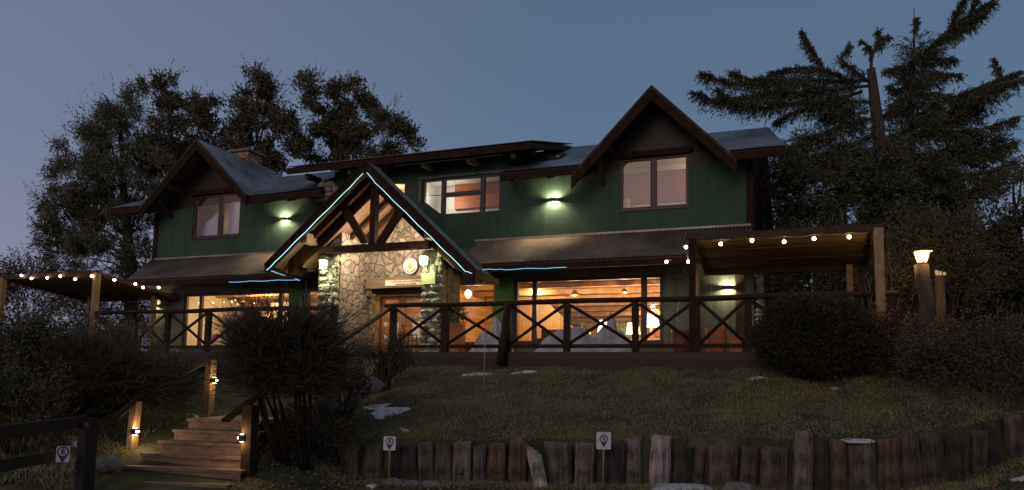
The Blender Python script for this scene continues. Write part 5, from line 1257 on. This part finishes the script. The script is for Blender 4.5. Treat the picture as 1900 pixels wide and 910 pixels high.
fir('old fir with a snapped-off bare trunk top right of the lodge', 'fir_tree', (11.6, 24), [tr1, tr1b], bo, ms1, 23.5, 21, M['leaf_conifer'], 'dark firs at the right')
tr2 = ([(1720, None, 0), (1712, 600, 0), (1700, 420, 0), (1692, 300, 0), (1690, 200, 0), (1696, 90, 0), (1696, 14, 0)], [.34, .26, .20, .14, .09, .04, .01])
bo2 = [
 ([(1694, 180, 0), (1725, 175, -.3), (1760, 180, -.5), (1785, 195, -.6)], .5, 1.4), ([(1694, 200, 0), (1665, 205, -.3), (1640, 215, -.5)], .45, 1.3), ([(1692, 240, 0), (1660, 250, -.4), (1640, 262, -.5)], .45, 1.3),
 ([(1696, 60, 0), (1700, 45, 0), (1699, 38, 0)], .25, 2),
 ([(1695, 120, 0), (1668, 128, -.3), (1645, 131, -.5)], .4, 1.4), ([(1696, 100, 0), (1735, 110, .3), (1772, 112, .5)], .4, 1.3), ([(1694, 135, 0), (1740, 138, -.4), (1778, 140, -.6)], .45, 1.3),
 ([(1694, 160, 0), (1665, 168, -.2), (1648, 160, -.4)], .4, 1.2),
 ([(1697, 120, 0), (1725, 90, -.5), (1760, 60, -.9), (1800, 28, -1.3), (1842, 4, -1.6)], .45, 1.8), ([(1740, 80, -.6), (1775, 62, -1), (1800, 45, -1.2), (1826, 22, -1.4)], .38, 1.6), ([(1760, 60, -.8), (1772, 30, -1), (1790, -4, -1.2)], .35, 1.5), ([(1800, 28, -1.3), (1815, -10, -1.5), (1828, -40, -1.6)], .35, 1.5),
 ([(1692, 220, 0), (1750, 190, -.5), (1800, 170, -1), (1860, 160, -1.4), (1902, 146, -1.7)], .55, 1.5), ([(1692, 230, 0), (1760, 210, .3), (1820, 180, .5), (1860, 150, .6), (1846, 117, .6)], .5, 1.3), ([(1800, 170, -.8), (1850, 150, -1), (1888, 136, -1.2)], .42, 1.3),
 ([(1692, 260, 0), (1760, 245, -.5), (1820, 240, -1), (1882, 222, -1.4)], .5, 1.3), ([(1694, 290, 0), (1760, 290, .2), (1830, 285, .4), (1881, 265, .5)], .55, 1.4), ([(1694, 330, 0), (1760, 330, -.5), (1830, 320, -.9), (1878, 302, -1.2)], .55, 1.4), ([(1696, 360, 0), (1760, 370, .3), (1836, 340, .6), (1860, 320, .6)], .5, 1.3),
]
ms2 = [(1692, 215, 24, .1), (1700, 250, 30, -.3), (1690, 290, 30, -.5), (1705, 190, 22, -.3), (1690, 380, 45, -.8), (1730, 330, 40, -.6), (1697, 85, 15, 0), (1692, 120, 28, 0), (1712, 140, 34, .2), (1690, 170, 26, -.1), (1745, 225, 36, 0), (1720, 270, 45, .4), (1790, 215, 30, .2), (1830, 190, 22, 0), (1700, 330, 55, .3), (1770, 290, 50, 0), (1820, 280, 34, .4), (1740, 380, 60, 0), (1800, 350, 42, -.3), (1680, 430, 60, .5), (1750, 450, 55, .8), (1790, 410, 34, .5), (1840, 300, 22, 0), (1660, 350, 40, 1)]
fir('tall fir with a spiky leader and a bough sweeping up to the right edge', 'fir_tree', (13.2, 25), [tr2], bo2, ms2, 24.5, 22, M['leaf_conifer'], 'dark firs at the right')
leafy_tree('dark shrubby tree at the far right edge behind the lamp post', (14.6, 21), (1880, 330), [(1880, 350, 26), (1892, 400, 40), (1870, 450, 46), (1840, 430, 24), (1900, 480, 60), (1820, 500, 55), (1780, 540, 60), (1850, 560, 70), (1760, 480, 40), (1700, 470, 40), (1898, 320, 14), (1740, 590, 55), (1800, 620, 60), (1880, 640, 70), (1832, 400, 14), (1690, 540, 30)], 20, M['leaf_bush'], .9, .08, .035, .35, .5, None, 31, 'shrubby_tree', trunk_r=.15)
# bare twiggy sapling between the pergola post and the lamp post
t = thing('bare_sapling', 'leafless pale-twigged sapling between the pergola and the lamp post', 'sapling', (8.6, 17.2, gz(8.6, 17.2)))
b = MB('W'); rs = random.Random(5); b0 = Vector((8.55, 17.3, gz(8.55, 17.3) - .05))
for k in range(16):
    tip = Vector(at(rs.uniform(1585, 1690), rs.uniform(455, 520), 17.3 + rs.uniform(-.5, .5))); mid = b0.lerp(tip, .5) + Vector((rs.uniform(-.2, .2), 0, .15))
    b.tube([b0, mid, tip], [.03, .016, .005], 5)
    for q in range(5):
        f = rs.uniform(.45, .9); s_ = mid.lerp(tip, f); b.tube([s_, s_ + Vector((rs.uniform(-.4, .4), rs.uniform(-.2, .2), rs.uniform(.1, .5)))], [.008, .003], 4)
b.build('trunk', M['twig'], t)

# ---- bushes
def bush(name, label, c, r, n, leafm, seed, ll=.07, lw=.03, sp=.22, inner=.55, up=.3, cat='bush', grp=None, flat=0.0, extra=None):
    g = np.random.default_rng(seed); cx_, cy_, cz = c; z0 = gz(cx_, cy_)
    t = thing(name, label, cat, (cx_, cy_, z0), 0, grp); P, d = shell((cx_, cy_, cz), r, n, g, inner)
    if flat: P = np.array([cx_, cy_, cz]) + d * np.array(r) * (inner + (1 - inner) * g.random(n) ** .5)[:, None] * (1 + .05 * np.sin(4 * d[:, :1] + 5 * d[:, 2:3]) + .035 * np.sin(11 * d[:, :1] + 9 * d[:, 2:3]) * np.cos(8 * d[:, 1:2]) + .03 * g.standard_normal((n, 1)) ** 2)
    else:
        nc = max(12, int(r[0] * r[0] * 40)); ci = g.integers(0, nc, n); P = P[:nc][ci] + g.standard_normal((n, 3)) * .13 * (.5 + r[0] * .5); d = unit(P - np.array([cx_, cy_, cz]))
    k = P[:, 2] > z0 - .02; P = P[k]; d = d[k]; m_ = len(P)
    parts = [sprigs(P, d * (1.2 if flat else .8) + np.array([0, 0, up]) + .5 * g.standard_normal((m_, 3)), sp * g.uniform(.5, 1.2, m_), 6, ll, lw, g, .05)]
    if extra: parts += extra(g)
    V, F = merge(parts); np_mesh('foliage', V, F, leafm, t)
    b = MB('W')
    for k in range(7): a_ = 2 * PI * k / 7; b.tube([(cx_ + .05 * math.cos(a_), cy_ + .05 * math.sin(a_), z0 - .08), (cx_ + r[0] * .6 * math.cos(a_), cy_ + r[1] * .6 * math.sin(a_), cz + r[2] * .4)], [.03, .01], 5)
    b.build('stem', M['bark'], t); return t
c1 = at(1513, 622, 14.9)
bush('round_bush', 'big dense rounded bush in front of the right pergola', (c1[0], c1[1], c1[2]), (1.10, .95, .76), 15000, M['leaf_hedge'], 41, .05, .02, .10, .72, .2, flat=1)
c2 = at(1680, 645, 14.9)
bush('reddish_shrub', 'loose reddish-leaved shrub beside the rounded bush', (c2[0], c2[1], c2[2] - .1), (.95, .8, .72), 3000, M['leaf_red'], 42, .06, .03, .25, .45)
c4 = at(1500, 560, 21)
bush('dark_thicket', 'dark thicket filling the gap behind the right pergola', (c4[0], c4[1], c4[2]), (2.4, 1.0, 1.9), 9000, M['leaf_bush'], 44, .10, .045, .4, .3)
for q_, (x_, y_, Y_, r_) in enumerate([(1790, 560, 24, 2.6), (1880, 600, 22, 2.4), (1690, 560, 25, 2.2)]):
    cc = at(x_, y_, Y_); bush('dark_thicket', ('dark thicket directly behind the lamp post', 'dark thicket at the right edge of the picture', 'dark thicket between pergola and lamp post')[q_], tuple(cc), (r_, 1.2, r_ * .9), 9000, M['leaf_bush'], 45 + q_, .11, .05, .4, .3)
cc = at(1735, 500, 17.4); bush('halo_shrub', 'tall shrub added behind the lantern to catch its amber glow as a halo', tuple(cc), (1.35, .6, 1.3), 5200, M['leaf_bush'], 49, .07, .03, .3, .3)  # added foliage that catches the lantern light in place of a halo
c3 = at(1830, 690, 13.5)
bush('dark_shrub', 'low dark shrub in the shadow at the right edge of the lawn', (c3[0], c3[1], c3[2]), (1.3, 1.0, .8), 3200, M['leaf_bush'], 43, .06, .028, .28, .4)
gb = 'tangled bushes at the left'
for i, (px, py, Y, r, lab, mm) in enumerate([
    (40, 655, 15.5, .85, 'tangled bush in front of the left pergola post', 'leaf_bush'), (120, 660, 16.5, .85, 'dense bush under the left string of bulbs', 'leaf_bush'), (20, 700, 13, 1.0, 'bush at the left edge below the left pergola', 'leaf_bush'),
    (110, 700, 13.5, 1.0, 'dark bush above the rail fence at the left', 'leaf_bush'), (235, 640, 18.5, .6, 'twiggy bush behind the left end of the railing', 'leaf_olive'), (30, 770, 11.2, .62, 'leafy low bush behind the upper fence rail', 'leaf_bush'), (200, 720, 15.5, .8, 'dark bush behind the left handrail', 'leaf_bush'), (310, 700, 17.5, .6, 'low bush under the left railing', 'leaf_bush')]):
    c = at(px, py, Y); bush('tangled_bush', lab, tuple(c), (r, r, r * .8), int(2600 * r * r), M[mm], 50 + i, .07, .03, .3, .3, .4, grp=gb)
c = at(60, 540, 30)
bush('flowering_shrub', 'tall shrub with pinkish seed heads rising behind the left pergola', (c[0], c[1], c[2]), (2.2, 1.2, 1.1), 2600, M['leaf_red'], 61, .09, .05, .5, .4, .9)
c = at(215, 590, 29)
bush('tall_shrub', 'dark reddish shrub seen through the left pergola', (c[0], c[1], c[2]), (1.9, 1.0, 1.2), 3500, M['leaf_red'], 62, .08, .04, .4, .4, .4)
# pot plant
g = np.random.default_rng(71); P, d = shell(H(-7.52, 2.12, 1.05), (.24, .24, .28), 260, g, .3); V, F = sprigs(P, d + np.array([0, 0, .5]), .16, 7, .06, .025, g); np_mesh('foliage', V, F, M['leaf_pot'], pb)

# ---- brooms: sheaves of long arching stems
def broom(label, base, crown_px, Y, rad, n, seed, stems):
    g = np.random.default_rng(seed); bx, by = base; bz = gz(bx, by)
    t = thing('broom_shrub', label, 'shrub', (bx, by, bz), 0, 'dark broom shrubs in front of the lodge')
    c = at(*crown_px, Y); b = MB('W'); hubs = []
    for k in range(stems):
        a_ = 2 * PI * k / stems + g.uniform(-.3, .3); q_ = g.uniform(.35, .95); h_ = np.array(c) + np.array([math.cos(a_) * rad * .8 * q_, math.sin(a_) * rad * .5 * q_, g.uniform(-.35, .3) * rad - .15 * q_ * rad]); hubs.append(h_)
        b.tube([(bx + .22 * math.cos(a_), by + .15 * math.sin(a_), bz - .1), Vector((bx + .26 * math.cos(a_), by + .18 * math.sin(a_), bz)).lerp(Vector(h_), .5) + Vector((g.uniform(-.1, .1), 0, .0)), Vector(h_)], [.042, .028, .010], 6, True, .2)
    b.build('stem', M['bark_dark'], t)
    hubs = np.array(hubs); hi = g.integers(0, stems, n); st = hubs[hi] + g.standard_normal((n, 3)) * rad * np.array([.13, .13, .10])
    d = unit((hubs[hi] - (np.array(c) - np.array([0, 0, rad * .9]))) * .9 + g.standard_normal((n, 3)) * rad * .55); d[:, 2] = np.abs(d[:, 2]) * .8 + .02; d = unit(d)
    Lg = rad * g.uniform(.25, 1.0, n) * g.uniform(.6, 1.15, stems)[hi]; K = 9; Ts = np.linspace(0, 1, K)
    grav = g.uniform(.0, .55, n)
    P = st[:, None, :] + d[:, None, :] * (Lg[:, None] * Ts)[..., None]; P[..., 2] -= grav[:, None] * Lg[:, None] * Ts ** 2 * .8
    P += np.cumsum(g.standard_normal((n, K, 3)), 1) * .006
    S = unit(np.cross(d, g.standard_normal((n, 3)))); w_ = (.0075 * (1 - .75 * Ts))[None, :, None]
    A = P + S[:, None, :] * w_; B = P - S[:, None, :] * w_; V = np.stack([A, B], 2).reshape(-1, 3)
    i, k = np.meshgrid(np.arange(n), np.arange(K - 1), indexing='ij'); o = (i * K + k).ravel() * 2
    F = np.stack([o, o + 1, o + 3, o + 2], 1)
    # side wisps
    idx = g.integers(0, n, n * 3); kk = g.integers(2, K - 1, n * 3); Q = P[idx, kk]; E = d[idx] + .5 * g.standard_normal((n * 3, 3)); E[:, 2] -= .1
    V2, F2 = leaf_faces(Q, E, .22 * g.uniform(.5, 1.2, n * 3), .010, g)
    V, F = merge([(V, F), (V2, F2)]); np_mesh('wispy_crown', V, F, M['broom'], t); return t
broom('dark broom shrub right of the steps, its wisps crossing the entrance', (-3.35, 11.9), (520, 668), 12.0, 1.12, 5200, 81, 13)
broom('dark broom shrub left of the steps in front of the railing', (-7.4, 12.6), (205, 690), 12.9, 1.0, 4800, 82, 11)
# small broom by the deck skirt
g = np.random.default_rng(85)
for i, (px, py, Y, r) in enumerate([(715, 670, 16.5, .45), (590, 800, 12.6, .5), (640, 740, 14, .4)]):
    c = at(px, py, Y); bush('dry_tuft', ('dry grey tuft growing against the deck skirt', 'dark leafy tuft at the left end of the log row', 'dry tuft on the bank left of the lawn')[i], tuple(c), (r, r, r * .7), int(1500 * r * r) + 200, M['broom'], 86 + i, .12, .018, .3, .3, .8, grp='tufts around the lawn')

# ---- lawn grass, rank grass of the left bank (uncountable)
def grass(name, X0, X1, Y0, Y1, n, ll, lw, m, label, seed, keep=None):
    g = np.random.default_rng(seed); X = g.uniform(X0, X1, n); Y = g.uniform(Y0, Y1, n)
    k = (Y > wall_y(X) + .12) & (Y < deck_y(X) + .1) if keep is None else keep(X, Y); X = X[k]; Y = Y[k]; m_ = len(X)
    patch = .5 + .25 * np.sin(X * 2.3 + np.sin(Y * 1.7) * 2) * np.cos(Y * 2.9 + X) + .35 * np.sin(X * 5.1 + 2 * np.sin(Y * 3.3)) * np.sin(Y * 6.1 + 1.5 * np.sin(X * 2.2)); kk = g.random(m_) < np.clip(.25 + patch, .1, 1); X, Y, patch = X[kk], Y[kk], patch[kk]; m_ = len(X) 
    P = np.stack([X, Y, ground(X, Y) - .005], 1); D = np.stack([g.standard_normal(m_) * .6, g.standard_normal(m_) * .6, np.ones(m_)], 1)
    V, F = leaf_faces(P, D, ll * g.uniform(.4, 1.2, m_) * (.6 + .7 * patch), lw, g); o = np_mesh(name, V, F, m); return tag(o, label, 'grass', None, 'stuff')
grass('lawn_grass', -3.6, 8.8, 6.5, 19.2, 380000, .062, .012, M['grass'], 'short dark winter grass covering the sloping lawn', 91)
grass('bank_grass', -9, -3.7, 10.6, 19, 60000, .12, .014, M['grass'], 'rough grass on the bank either side of the steps', 92, lambda X, Y: ~((X > -5.9) & (X < -3.7) & (Y < 14)))
grass('fence_grass', -9.5, -6.2, 8.2, 11.6, 16000, .16, .02, M['grass_pale'], 'pale rank grass and weeds under the split-rail fence', 93, lambda X, Y: (np.sin(X * 5) + np.cos(Y * 4) > -.4))

g = np.random.default_rng(97); m_ = 26000; X = g.uniform(-4, 10, m_); Y = g.uniform(10.0, 18.5, m_); k = (Y < deck_y(X)) & ((Y < wall_y(X) - .1) | (g.random(m_) < .25)); X, Y = X[k], Y[k]; m_ = len(X)
P = np.stack([X, Y, ground(X, Y) + .012 + (Y > wall_y(X)) * .02], 1); D = np.stack([g.standard_normal(m_), g.standard_normal(m_), .25 * g.standard_normal(m_)], 1)
V, F = leaf_faces(P, D, .055 * g.uniform(.5, 1.3, m_), .035, g); o = np_mesh('leaf_litter', V, F, leafmat('fallen_leaves', (.05, .03, .018), (.24, .15, .08), .8)); tag(o, 'brown fallen leaves scattered on the lawn and in front of the logs', 'leaf litter', None, 'stuff')
grass('verge_grass', -3.6, 9, 10.6, 12.9, 45000, .09, .014, M['grass'], 'thin grass growing against the foot of the log row', 98, lambda X, Y: (Y < wall_y(X) - .12) & (Y > wall_y(X) - .9))
# ------------------------------------------------------------------ the row of log stumps holding the lawn
def px_to_wall(px):
    lo, hi = 3.0, 16.0
    best = None
    for Y in np.linspace(14, 6.0, 161):
        X = at(px, 820, Y)[0]; e = abs(Y - wall_y(X))
        if best is None or e < best[0]: best = (e, Y, X)
    return best[2], best[1]
stumps = [  # left px, right px, top py, tone, special
 (556, 588, 832, 'd', None), (590, 632, 830, 'd', None), (636, 672, 828, 'm', None), (678, 712, 826, 'm', None), (714, 746, 832, 'd', None), (748, 780, 828, 'd', None),
 (781, 809, 823, 'm', None), (810, 841, 826, 'm', None), (842, 876, 821, 'p', 'knot'), (878, 905, 829, 'm', None), (906, 938, 825, 'o', None), (942, 976, 819, 'o', None),
 (1013, 1063, 822, 'm', None), (1065, 1101, 824, 'p', None), (1104, 1156, 824, 'd', None), (1158, 1190, 814, 'p', None), (1201, 1241, 810, 'w', 'pale'),
 (1244, 1282, 828, 'd', None), (1284, 1305, 834, 'r', None), (1307, 1363, 826, 'r', None), (1366, 1404, 830, 'r', None), (1407, 1456, 832, 'r', None), (1466, 1503, 802, 'p', 'tall'),
 (1505, 1535, 812, 'd', 'slant'), (1537, 1568, 818, 'o', None), (1570, 1622, 820, 'm', None), (1624, 1661, 815, 'o', None), (1663, 1704, 809, 'r', None), (1706, 1741, 805, 'r', None),
 (1745, 1788, 807, 'd', None), (1790, 1824, 800, 'r', None), (1826, 1852, 786, 'd', None), (1862, 1902, 770, 'r', None), (1905, 1950, 768, 'r', None)]
def logmat(name, col):
    m, t, b_ = newmat(name); n = t.nodes.new; l = t.links.new
    co = n('ShaderNodeTexCoord'); mp = n('ShaderNodeMapping'); mp.inputs['Scale'].default_value = (14, 14, 1.2); l(co.outputs['Object'], mp.inputs[0])
    oi = n('ShaderNodeObjectInfo'); ad = n('ShaderNodeVectorMath'); ad.operation = 'ADD'; l(mp.outputs[0], ad.inputs[0]); l(oi.outputs['Location'], ad.inputs[1])
    no = n('ShaderNodeTexNoise'); no.inputs['Scale'].default_value = 1; no.inputs['Detail'].default_value = 8; no.inputs['Roughness'].default_value = .7; l(ad.outputs[0], no.inputs['Vector'])
    n2 = n('ShaderNodeTexNoise'); n2.inputs['Scale'].default_value = 4; n2.inputs['Detail'].default_value = 4; l(co.outputs['Object'], n2.inputs['Vector'])
    mu = n('ShaderNodeMath'); mu.operation = 'MULTIPLY'; l(no.outputs[0], mu.inputs[0]); l(n2.outputs[0], mu.inputs[1])
    rp = n('ShaderNodeValToRGB'); l(mu.outputs[0], rp.inputs[0]); e = rp.color_ramp.elements; e[0].position = .15; e[1].position = .38
    e[0].color = (*[c * .22 for c in col], 1); e[1].color = (*[c * 1.35 for c in col], 1); l(rp.outputs[0], b_.inputs['Base Color']); b_.inputs['Roughness'].default_value = .9
    bp = n('ShaderNodeBump'); bp.inputs['Strength'].default_value = 1.0; bp.inputs['Distance'].default_value = .08; l(no.outputs[0], bp.inputs['Height']); l(bp.outputs[0], b_.inputs['Normal']); return m
TONE = {'d': logmat('blackened_log', (.075, .062, .05)), 'm': logmat('brown_log', (.18, .145, .112)), 'o': logmat('ochre_log', (.19, .125, .065)), 'r': logmat('reddish_log', (.15, .108, .082)), 'p': logmat('greyish_log', (.27, .21, .17)), 'w': logmat('pale_peeled_log', (.52, .43, .40))}
M['log_end'] = mat('sawn_log_end', (.20, .14, .10), .9, .3, 9, .3)
def log_stump(x, y, zb, zt_, r, tone, lean=(0, 0), seed=0, slant=0, knot=False):
    rs = random.Random(seed); nseg = 40; nz = 10; ph = [rs.uniform(0, 6) for _ in range(5)]; V = []; F = []
    for i in range(nz + 1):
        f = i / nz
        for k in range(nseg):
            a_ = 2 * PI * k / nseg
            rr = r * (1.04 - .08 * f) * (1 + .06 * math.sin(2 * a_ + ph[0]) + .05 * math.sin(5 * a_ + ph[1] + f) + .03 * math.sin(9 * a_ + ph[2]) - .12 * max(0, math.cos(a_ - ph[3])) ** 24 - .10 * max(0, math.cos(a_ - ph[4])) ** 40 + .022 * math.sin(17 * a_ + ph[0] + 2 * f) + .018 * math.sin(13 * a_ + ph[2] - 3 * f) + .03 * math.sin(2.5 * f * PI + ph[1]))
            z = zb + (zt_ - zb) * f + (slant * r * math.cos(a_) if i == nz else 0) + ((.022 * math.sin(3 * a_ + ph[4]) + .016 * math.sin(7 * a_ + ph[1])) if i == nz else 0)
            V.append((x + rr * math.cos(a_) + lean[0] * f, y + rr * math.sin(a_) + lean[1] * f, z))
    o = MB('W'); i0 = o.pts(V)
    for i in range(nz):
        for k in range(nseg): k2 = (k + 1) % nseg; o.face((i0 + i * nseg + k, i0 + i * nseg + k2, i0 + (i + 1) * nseg + k2, i0 + (i + 1) * nseg + k), True)
    o.face([i0 + nz * nseg + k for k in range(nseg)])
    if knot: o.ball((x - .02, y - r * .98, zb + (zt_ - zb) * .42), (.06, .03, .055), 10, 7)
    return o.build('log_stump', TONE[tone])
anchors = [(723, 'the left E plate'), (1000, 'the leaning pale log'), (1120, 'the right E plate'), (1221, 'the pale peeled stump'), (1484, 'the tall grey stump')]
ordn = ['next', 'second', 'third', 'fourth', 'fifth', 'sixth', 'seventh', 'eighth', 'ninth', 'tenth', 'eleventh', 'twelfth', 'thirteenth']
tn = {'d': 'blackened', 'm': 'brown', 'o': 'ochre-brown', 'r': 'reddish-brown', 'p': 'greyish', 'w': 'pale'}
cnt = {}
for i, (x0, x1, ty, tone, spc) in enumerate(stumps):
    xc = (x0 + x1) / 2; X, Y = px_to_wall(xc); X = at(xc, 820, Y)[0]; r = (x1 - x0) / 2 / LENS * Y * .985; zt_ = at(xc, ty, Y)[2]
    ab = None
    for ax, an in anchors:
        if ax < xc: ab = an
    key = ab or 'L'
    cnt[key] = cnt.get(key, 0) + 1
    if spc == 'pale': lab = 'pale peeled upright stump, the brightest of the log row'
    elif spc == 'tall': lab = 'tall greyish stump standing higher than its neighbours in the log row'; cnt['the tall grey stump'] = 0
    elif spc == 'knot': lab = 'greyish stump with a round knot on its face in the log row'
    elif ab: lab = '%s log stump, %s to the right of %s' % (tn[tone], ordn[cnt[key] - 1] if cnt[key] > 1 else 'first', ab)
    else: lab = '%s log stump, %s from the left end of the log row' % (tn[tone], ordn[cnt[key] - 1] if cnt[key] > 1 else 'first')
    o = log_stump(X, Y - r * .3, gz(X, Y - .5) - .15, zt_, r, tone, (random.uniform(-.055, .055), random.uniform(-.03, .04)), 200 + i, -.6 if spc == 'slant' else random.uniform(-.12, .12), spc == 'knot')
    tag(o, lab, 'log stump', 'log stumps retaining the lawn')
p = at(1004, 905, 12.45); q = at(989, 835, 12.60)
o = log_stump(p[0], p[1], p[2] - .02, q[2], .12, 'w', (q[0] - p[0], q[1] - p[1]), 300, -.7); tag(o, 'pale freshly cut log leaning against the dark row', 'log')

# ------------------------------------------------------------------ boulders and snow
def boulder(lab, px, py, Y, r, seed, grp='boulders at the foot of the log row', m='rock', sq=.7):
    rs = random.Random(seed); ph = [rs.uniform(0, 6) for _ in range(6)]
    p = at(px, py, Y); b = MB('W'); b.ball(tuple(p), (r, r * .8, r * sq), 16, 11, lambda a_, t: 1 + .14 * math.sin(2 * a_ + ph[0]) * math.sin(t) + .10 * math.sin(3 * a_ + 2 * t + ph[1]) + .07 * math.cos(5 * t + 3 * a_ + ph[2])); tag(b.build('boulder', M[m]), lab, 'boulder', grp)
boulder('brownish boulder under the left E plate', 727, 902, 12.3, .17, 1); boulder('smooth grey oval boulder in front of the log row', 762, 900, 12.3, .15, 2, sq=.5); boulder('flat-topped boulder right of the smooth oval one', 800, 901, 12.3, .16, 3, sq=.45)
boulder('mossy boulder left of the foot of the steps', 197, 862, 11.0, .20, 4, None, sq=.6); boulder('boulder on the bank by the top of the lawn', 690, 715, 15.2, .24, 5, 'boulders on the bank'); boulder('low boulder between broom and lawn', 655, 745, 14, .2, 6, 'boulders on the bank'); boulder('boulder half under the broom shrub', 608, 752, 13.6, .2, 7, 'boulders on the bank'); boulder('pale snow-dusted boulder at the foot of the reddish stumps', 1367, 908, 12.1, .22, 8, None, sq=.5)
def snow(lab, pts, Y0, th=.035, on=None, rg=(.8, 1.2)):
    """flat ragged patch; pts outline in photograph pixels, dropped on the ground"""
    P = []
    for px, py in pts:
        d = cF + cR * (px - 950) / LENS - cU * (py - 583) / LENS; Y = Y0
        ys = np.linspace(Y0 - rg[0], Y0 + rg[1], 161); best = None
        for yy in ys:
            X = cC + d * (yy / d[1]); zz = on if on is not None else gz(X[0], X[1])
            if X[2] <= zz + .0:
                best = X; break
        P.append(best if best is not None else cC + d * ((Y0 + rg[1]) / d[1]))
    P = np.array(P); c = P.mean(0); n = len(P); rings = [(1.0, 0.0), (.92, .6), (.6, 1.0), (.25, 1.15)]; V = []
    fine = []
    for i in range(n):
        for f in (0, .25, .5, .75): fine.append(P[i] * (1 - f) + P[(i + 1) % n] * f)
    fine = np.array(fine); m_ = len(fine); g = np.random.default_rng(n + int(pts[0][0])); fine[:, :2] += g.standard_normal((m_, 2)) * .03
    for s, h in rings:
        for q in fine:
            x, y = c[0] + (q[0] - c[0]) * s, c[1] + (q[1] - c[1]) * s; z = (on if on is not None else gz(x, y)); V.append((x, y, z - .01 + (.012 + th) * h + g.uniform(-.004, .004)))
    b = MB('W'); i0 = b.pts(V)
    for k in range(len(rings) - 1):
        for i in range(m_): j = (i + 1) % m_; b.face((i0 + k * m_ + i, i0 + k * m_ + j, i0 + (k + 1) * m_ + j, i0 + (k + 1) * m_ + i), True)
    b.face([i0 + (len(rings) - 1) * m_ + i for i in range(m_)])
    tag(b.build('snow_patch', M['snow']), lab, 'snow', 'leftover snow patches')
snow('swallow-shaped snow patch on the left of the lawn', [(667, 760), (684, 751), (727, 750), (712, 760), (762, 757), (745, 768), (722, 772), (701, 781), (688, 770), (700, 764)], 14)
snow('thin snow sliver below the swallow-shaped patch', [(738, 796), (748, 796), (762, 801), (748, 802)], 13.3, .02)
snow('long snow heap against the deck skirt behind the dry stake', [(857, 681), (872, 675), (885, 672), (902, 675), (915, 678), (900, 681), (880, 681)], 16.7, .06, rg=(.3, .6))
snow('split snow patch at the top edge of the lawn', [(946, 680), (958, 675), (968, 674), (985, 674), (998, 678), (984, 680), (965, 680)], 16.5, .05, rg=(.3, .6))
snow('small snow patch beside the rounded bush', [(1388, 678), (1400, 673), (1420, 676), (1414, 679)], 14.9, .04, rg=(.3, .3))
snow('speck of snow in the right half of the lawn', [(1543, 721), (1554, 720), (1552, 724), (1545, 724)], 14, .02)
snow('snow lying on the edge behind the ochre stumps', [(1556, 818), (1580, 815), (1608, 817), (1640, 816), (1612, 823), (1580, 823)], 12.75, .03, on=-1.60)
snow('broad snow remnant at the foot of the pale peeled stump', [(1203, 908), (1222, 902), (1250, 904), (1290, 901), (1330, 906), (1325, 913), (1210, 913)], 12.3, .06, on=-2.44)
snow('blue-white snow patch in the bottom right corner', [(1880, 884), (1892, 879), (1912, 882), (1910, 890), (1890, 891)], 10.2, .04)
snow('snow on the landing left of the upper stair post', [(338, 770), (348, 765), (352, 769), (374, 770), (370, 776), (350, 776)], 13.5, .03)
snow('small snow heap between the two leftmost fence parts', [(120, 812), (140, 803), (153, 806), (150, 826), (140, 833), (128, 824)], 11.0, .05)
snow('tiny snow heap in front of the left boulders', [(678, 905), (692, 901), (700, 905), (690, 908)], 12, .04)

# ------------------------------------------------------------------ split-rail fence and odd things
ff = thing('rail_fence', 'dark two-rail timber fence at the bottom left corner', 'fence', (-7.2, 9.8, -2.44))
for (a_, c_, r_) in (((-20, 806), (155, 782), .072), ((-20, 868), (112, 845), .065)):
    b = MB('W'); p = Vector(at(*a_, 8.7)); q = Vector(at(*c_, 10.4)); b.bar(p, q, .06, r_ * 2.2); b.build('rail', M['fence'], ff)
for px, py, Y in ((165, 780, 10.5),):
    p = Vector(at(px, py, Y)); b = MB('W'); b.bar((p.x, p.y, -2.5), (p.x, p.y, p.z + .03), .17, .17); b.build('post', M['fence'], ff)
p = Vector(at(-40, 800, 8.5)); b = MB('W'); b.bar((p.x, p.y, -2.5), (p.x, p.y, p.z + .1), .16, .16); b.build('post', M['fence'], ff)
p = at(158, 791, 10.30); b = MB('W'); b.ball(tuple(p), (.055, .025, .06), 14, 9); b.build; r_ = b.build('reflector', mat('dull_red_reflector', (.14, .012, .01), .5, .2, 8, .1)); tag(r_, 'dull red round reflector on the fence post', 'reflector')
b = MB('W'); p = Vector(at(898, 672, 15.6)); q = Vector(at(902, 575, 15.6)); zb = gz(p.x, p.y); b.tube([(p.x, p.y, zb - .05), q], [.012, .008], 6); tag(b.build('thin_stake', mat('bleached_cane', (.35, .28, .18), .7, .2, 8, .1)), 'thin bleached cane stuck in the lawn before the deck', 'stake')
b = MB('W'); p = Vector(at(1276, 640, 15.5)); zb = gz(p.x, p.y)
# dining chairs on the entrance side of the deck
def iron_gate(label, u0, u1, v):
    t = hthing('iron_screen', label, 'screen', (u0 + u1) / 2, v, 0)
    b = MB(); b.bar((u0, v, .62), (u1, v, .62), .025, .025); b.bar((u0, v, .08), (u1, v, .08), .025, .025); b.bar((u0, v, .45), (u1, v, .45), .02, .02); b.build('frame', M['black_metal'], t)
    n = 6
    for k in range(n + 1):
        u = u0 + (u1 - u0) * k / n; b = MB(); b.bar((u, v, .002), (u, v, .64), .02, .02); b.build('bar', M['black_metal'], t)
iron_gate('low black iron barred screen in front of the entrance door', -10.1, -9.3, .95)
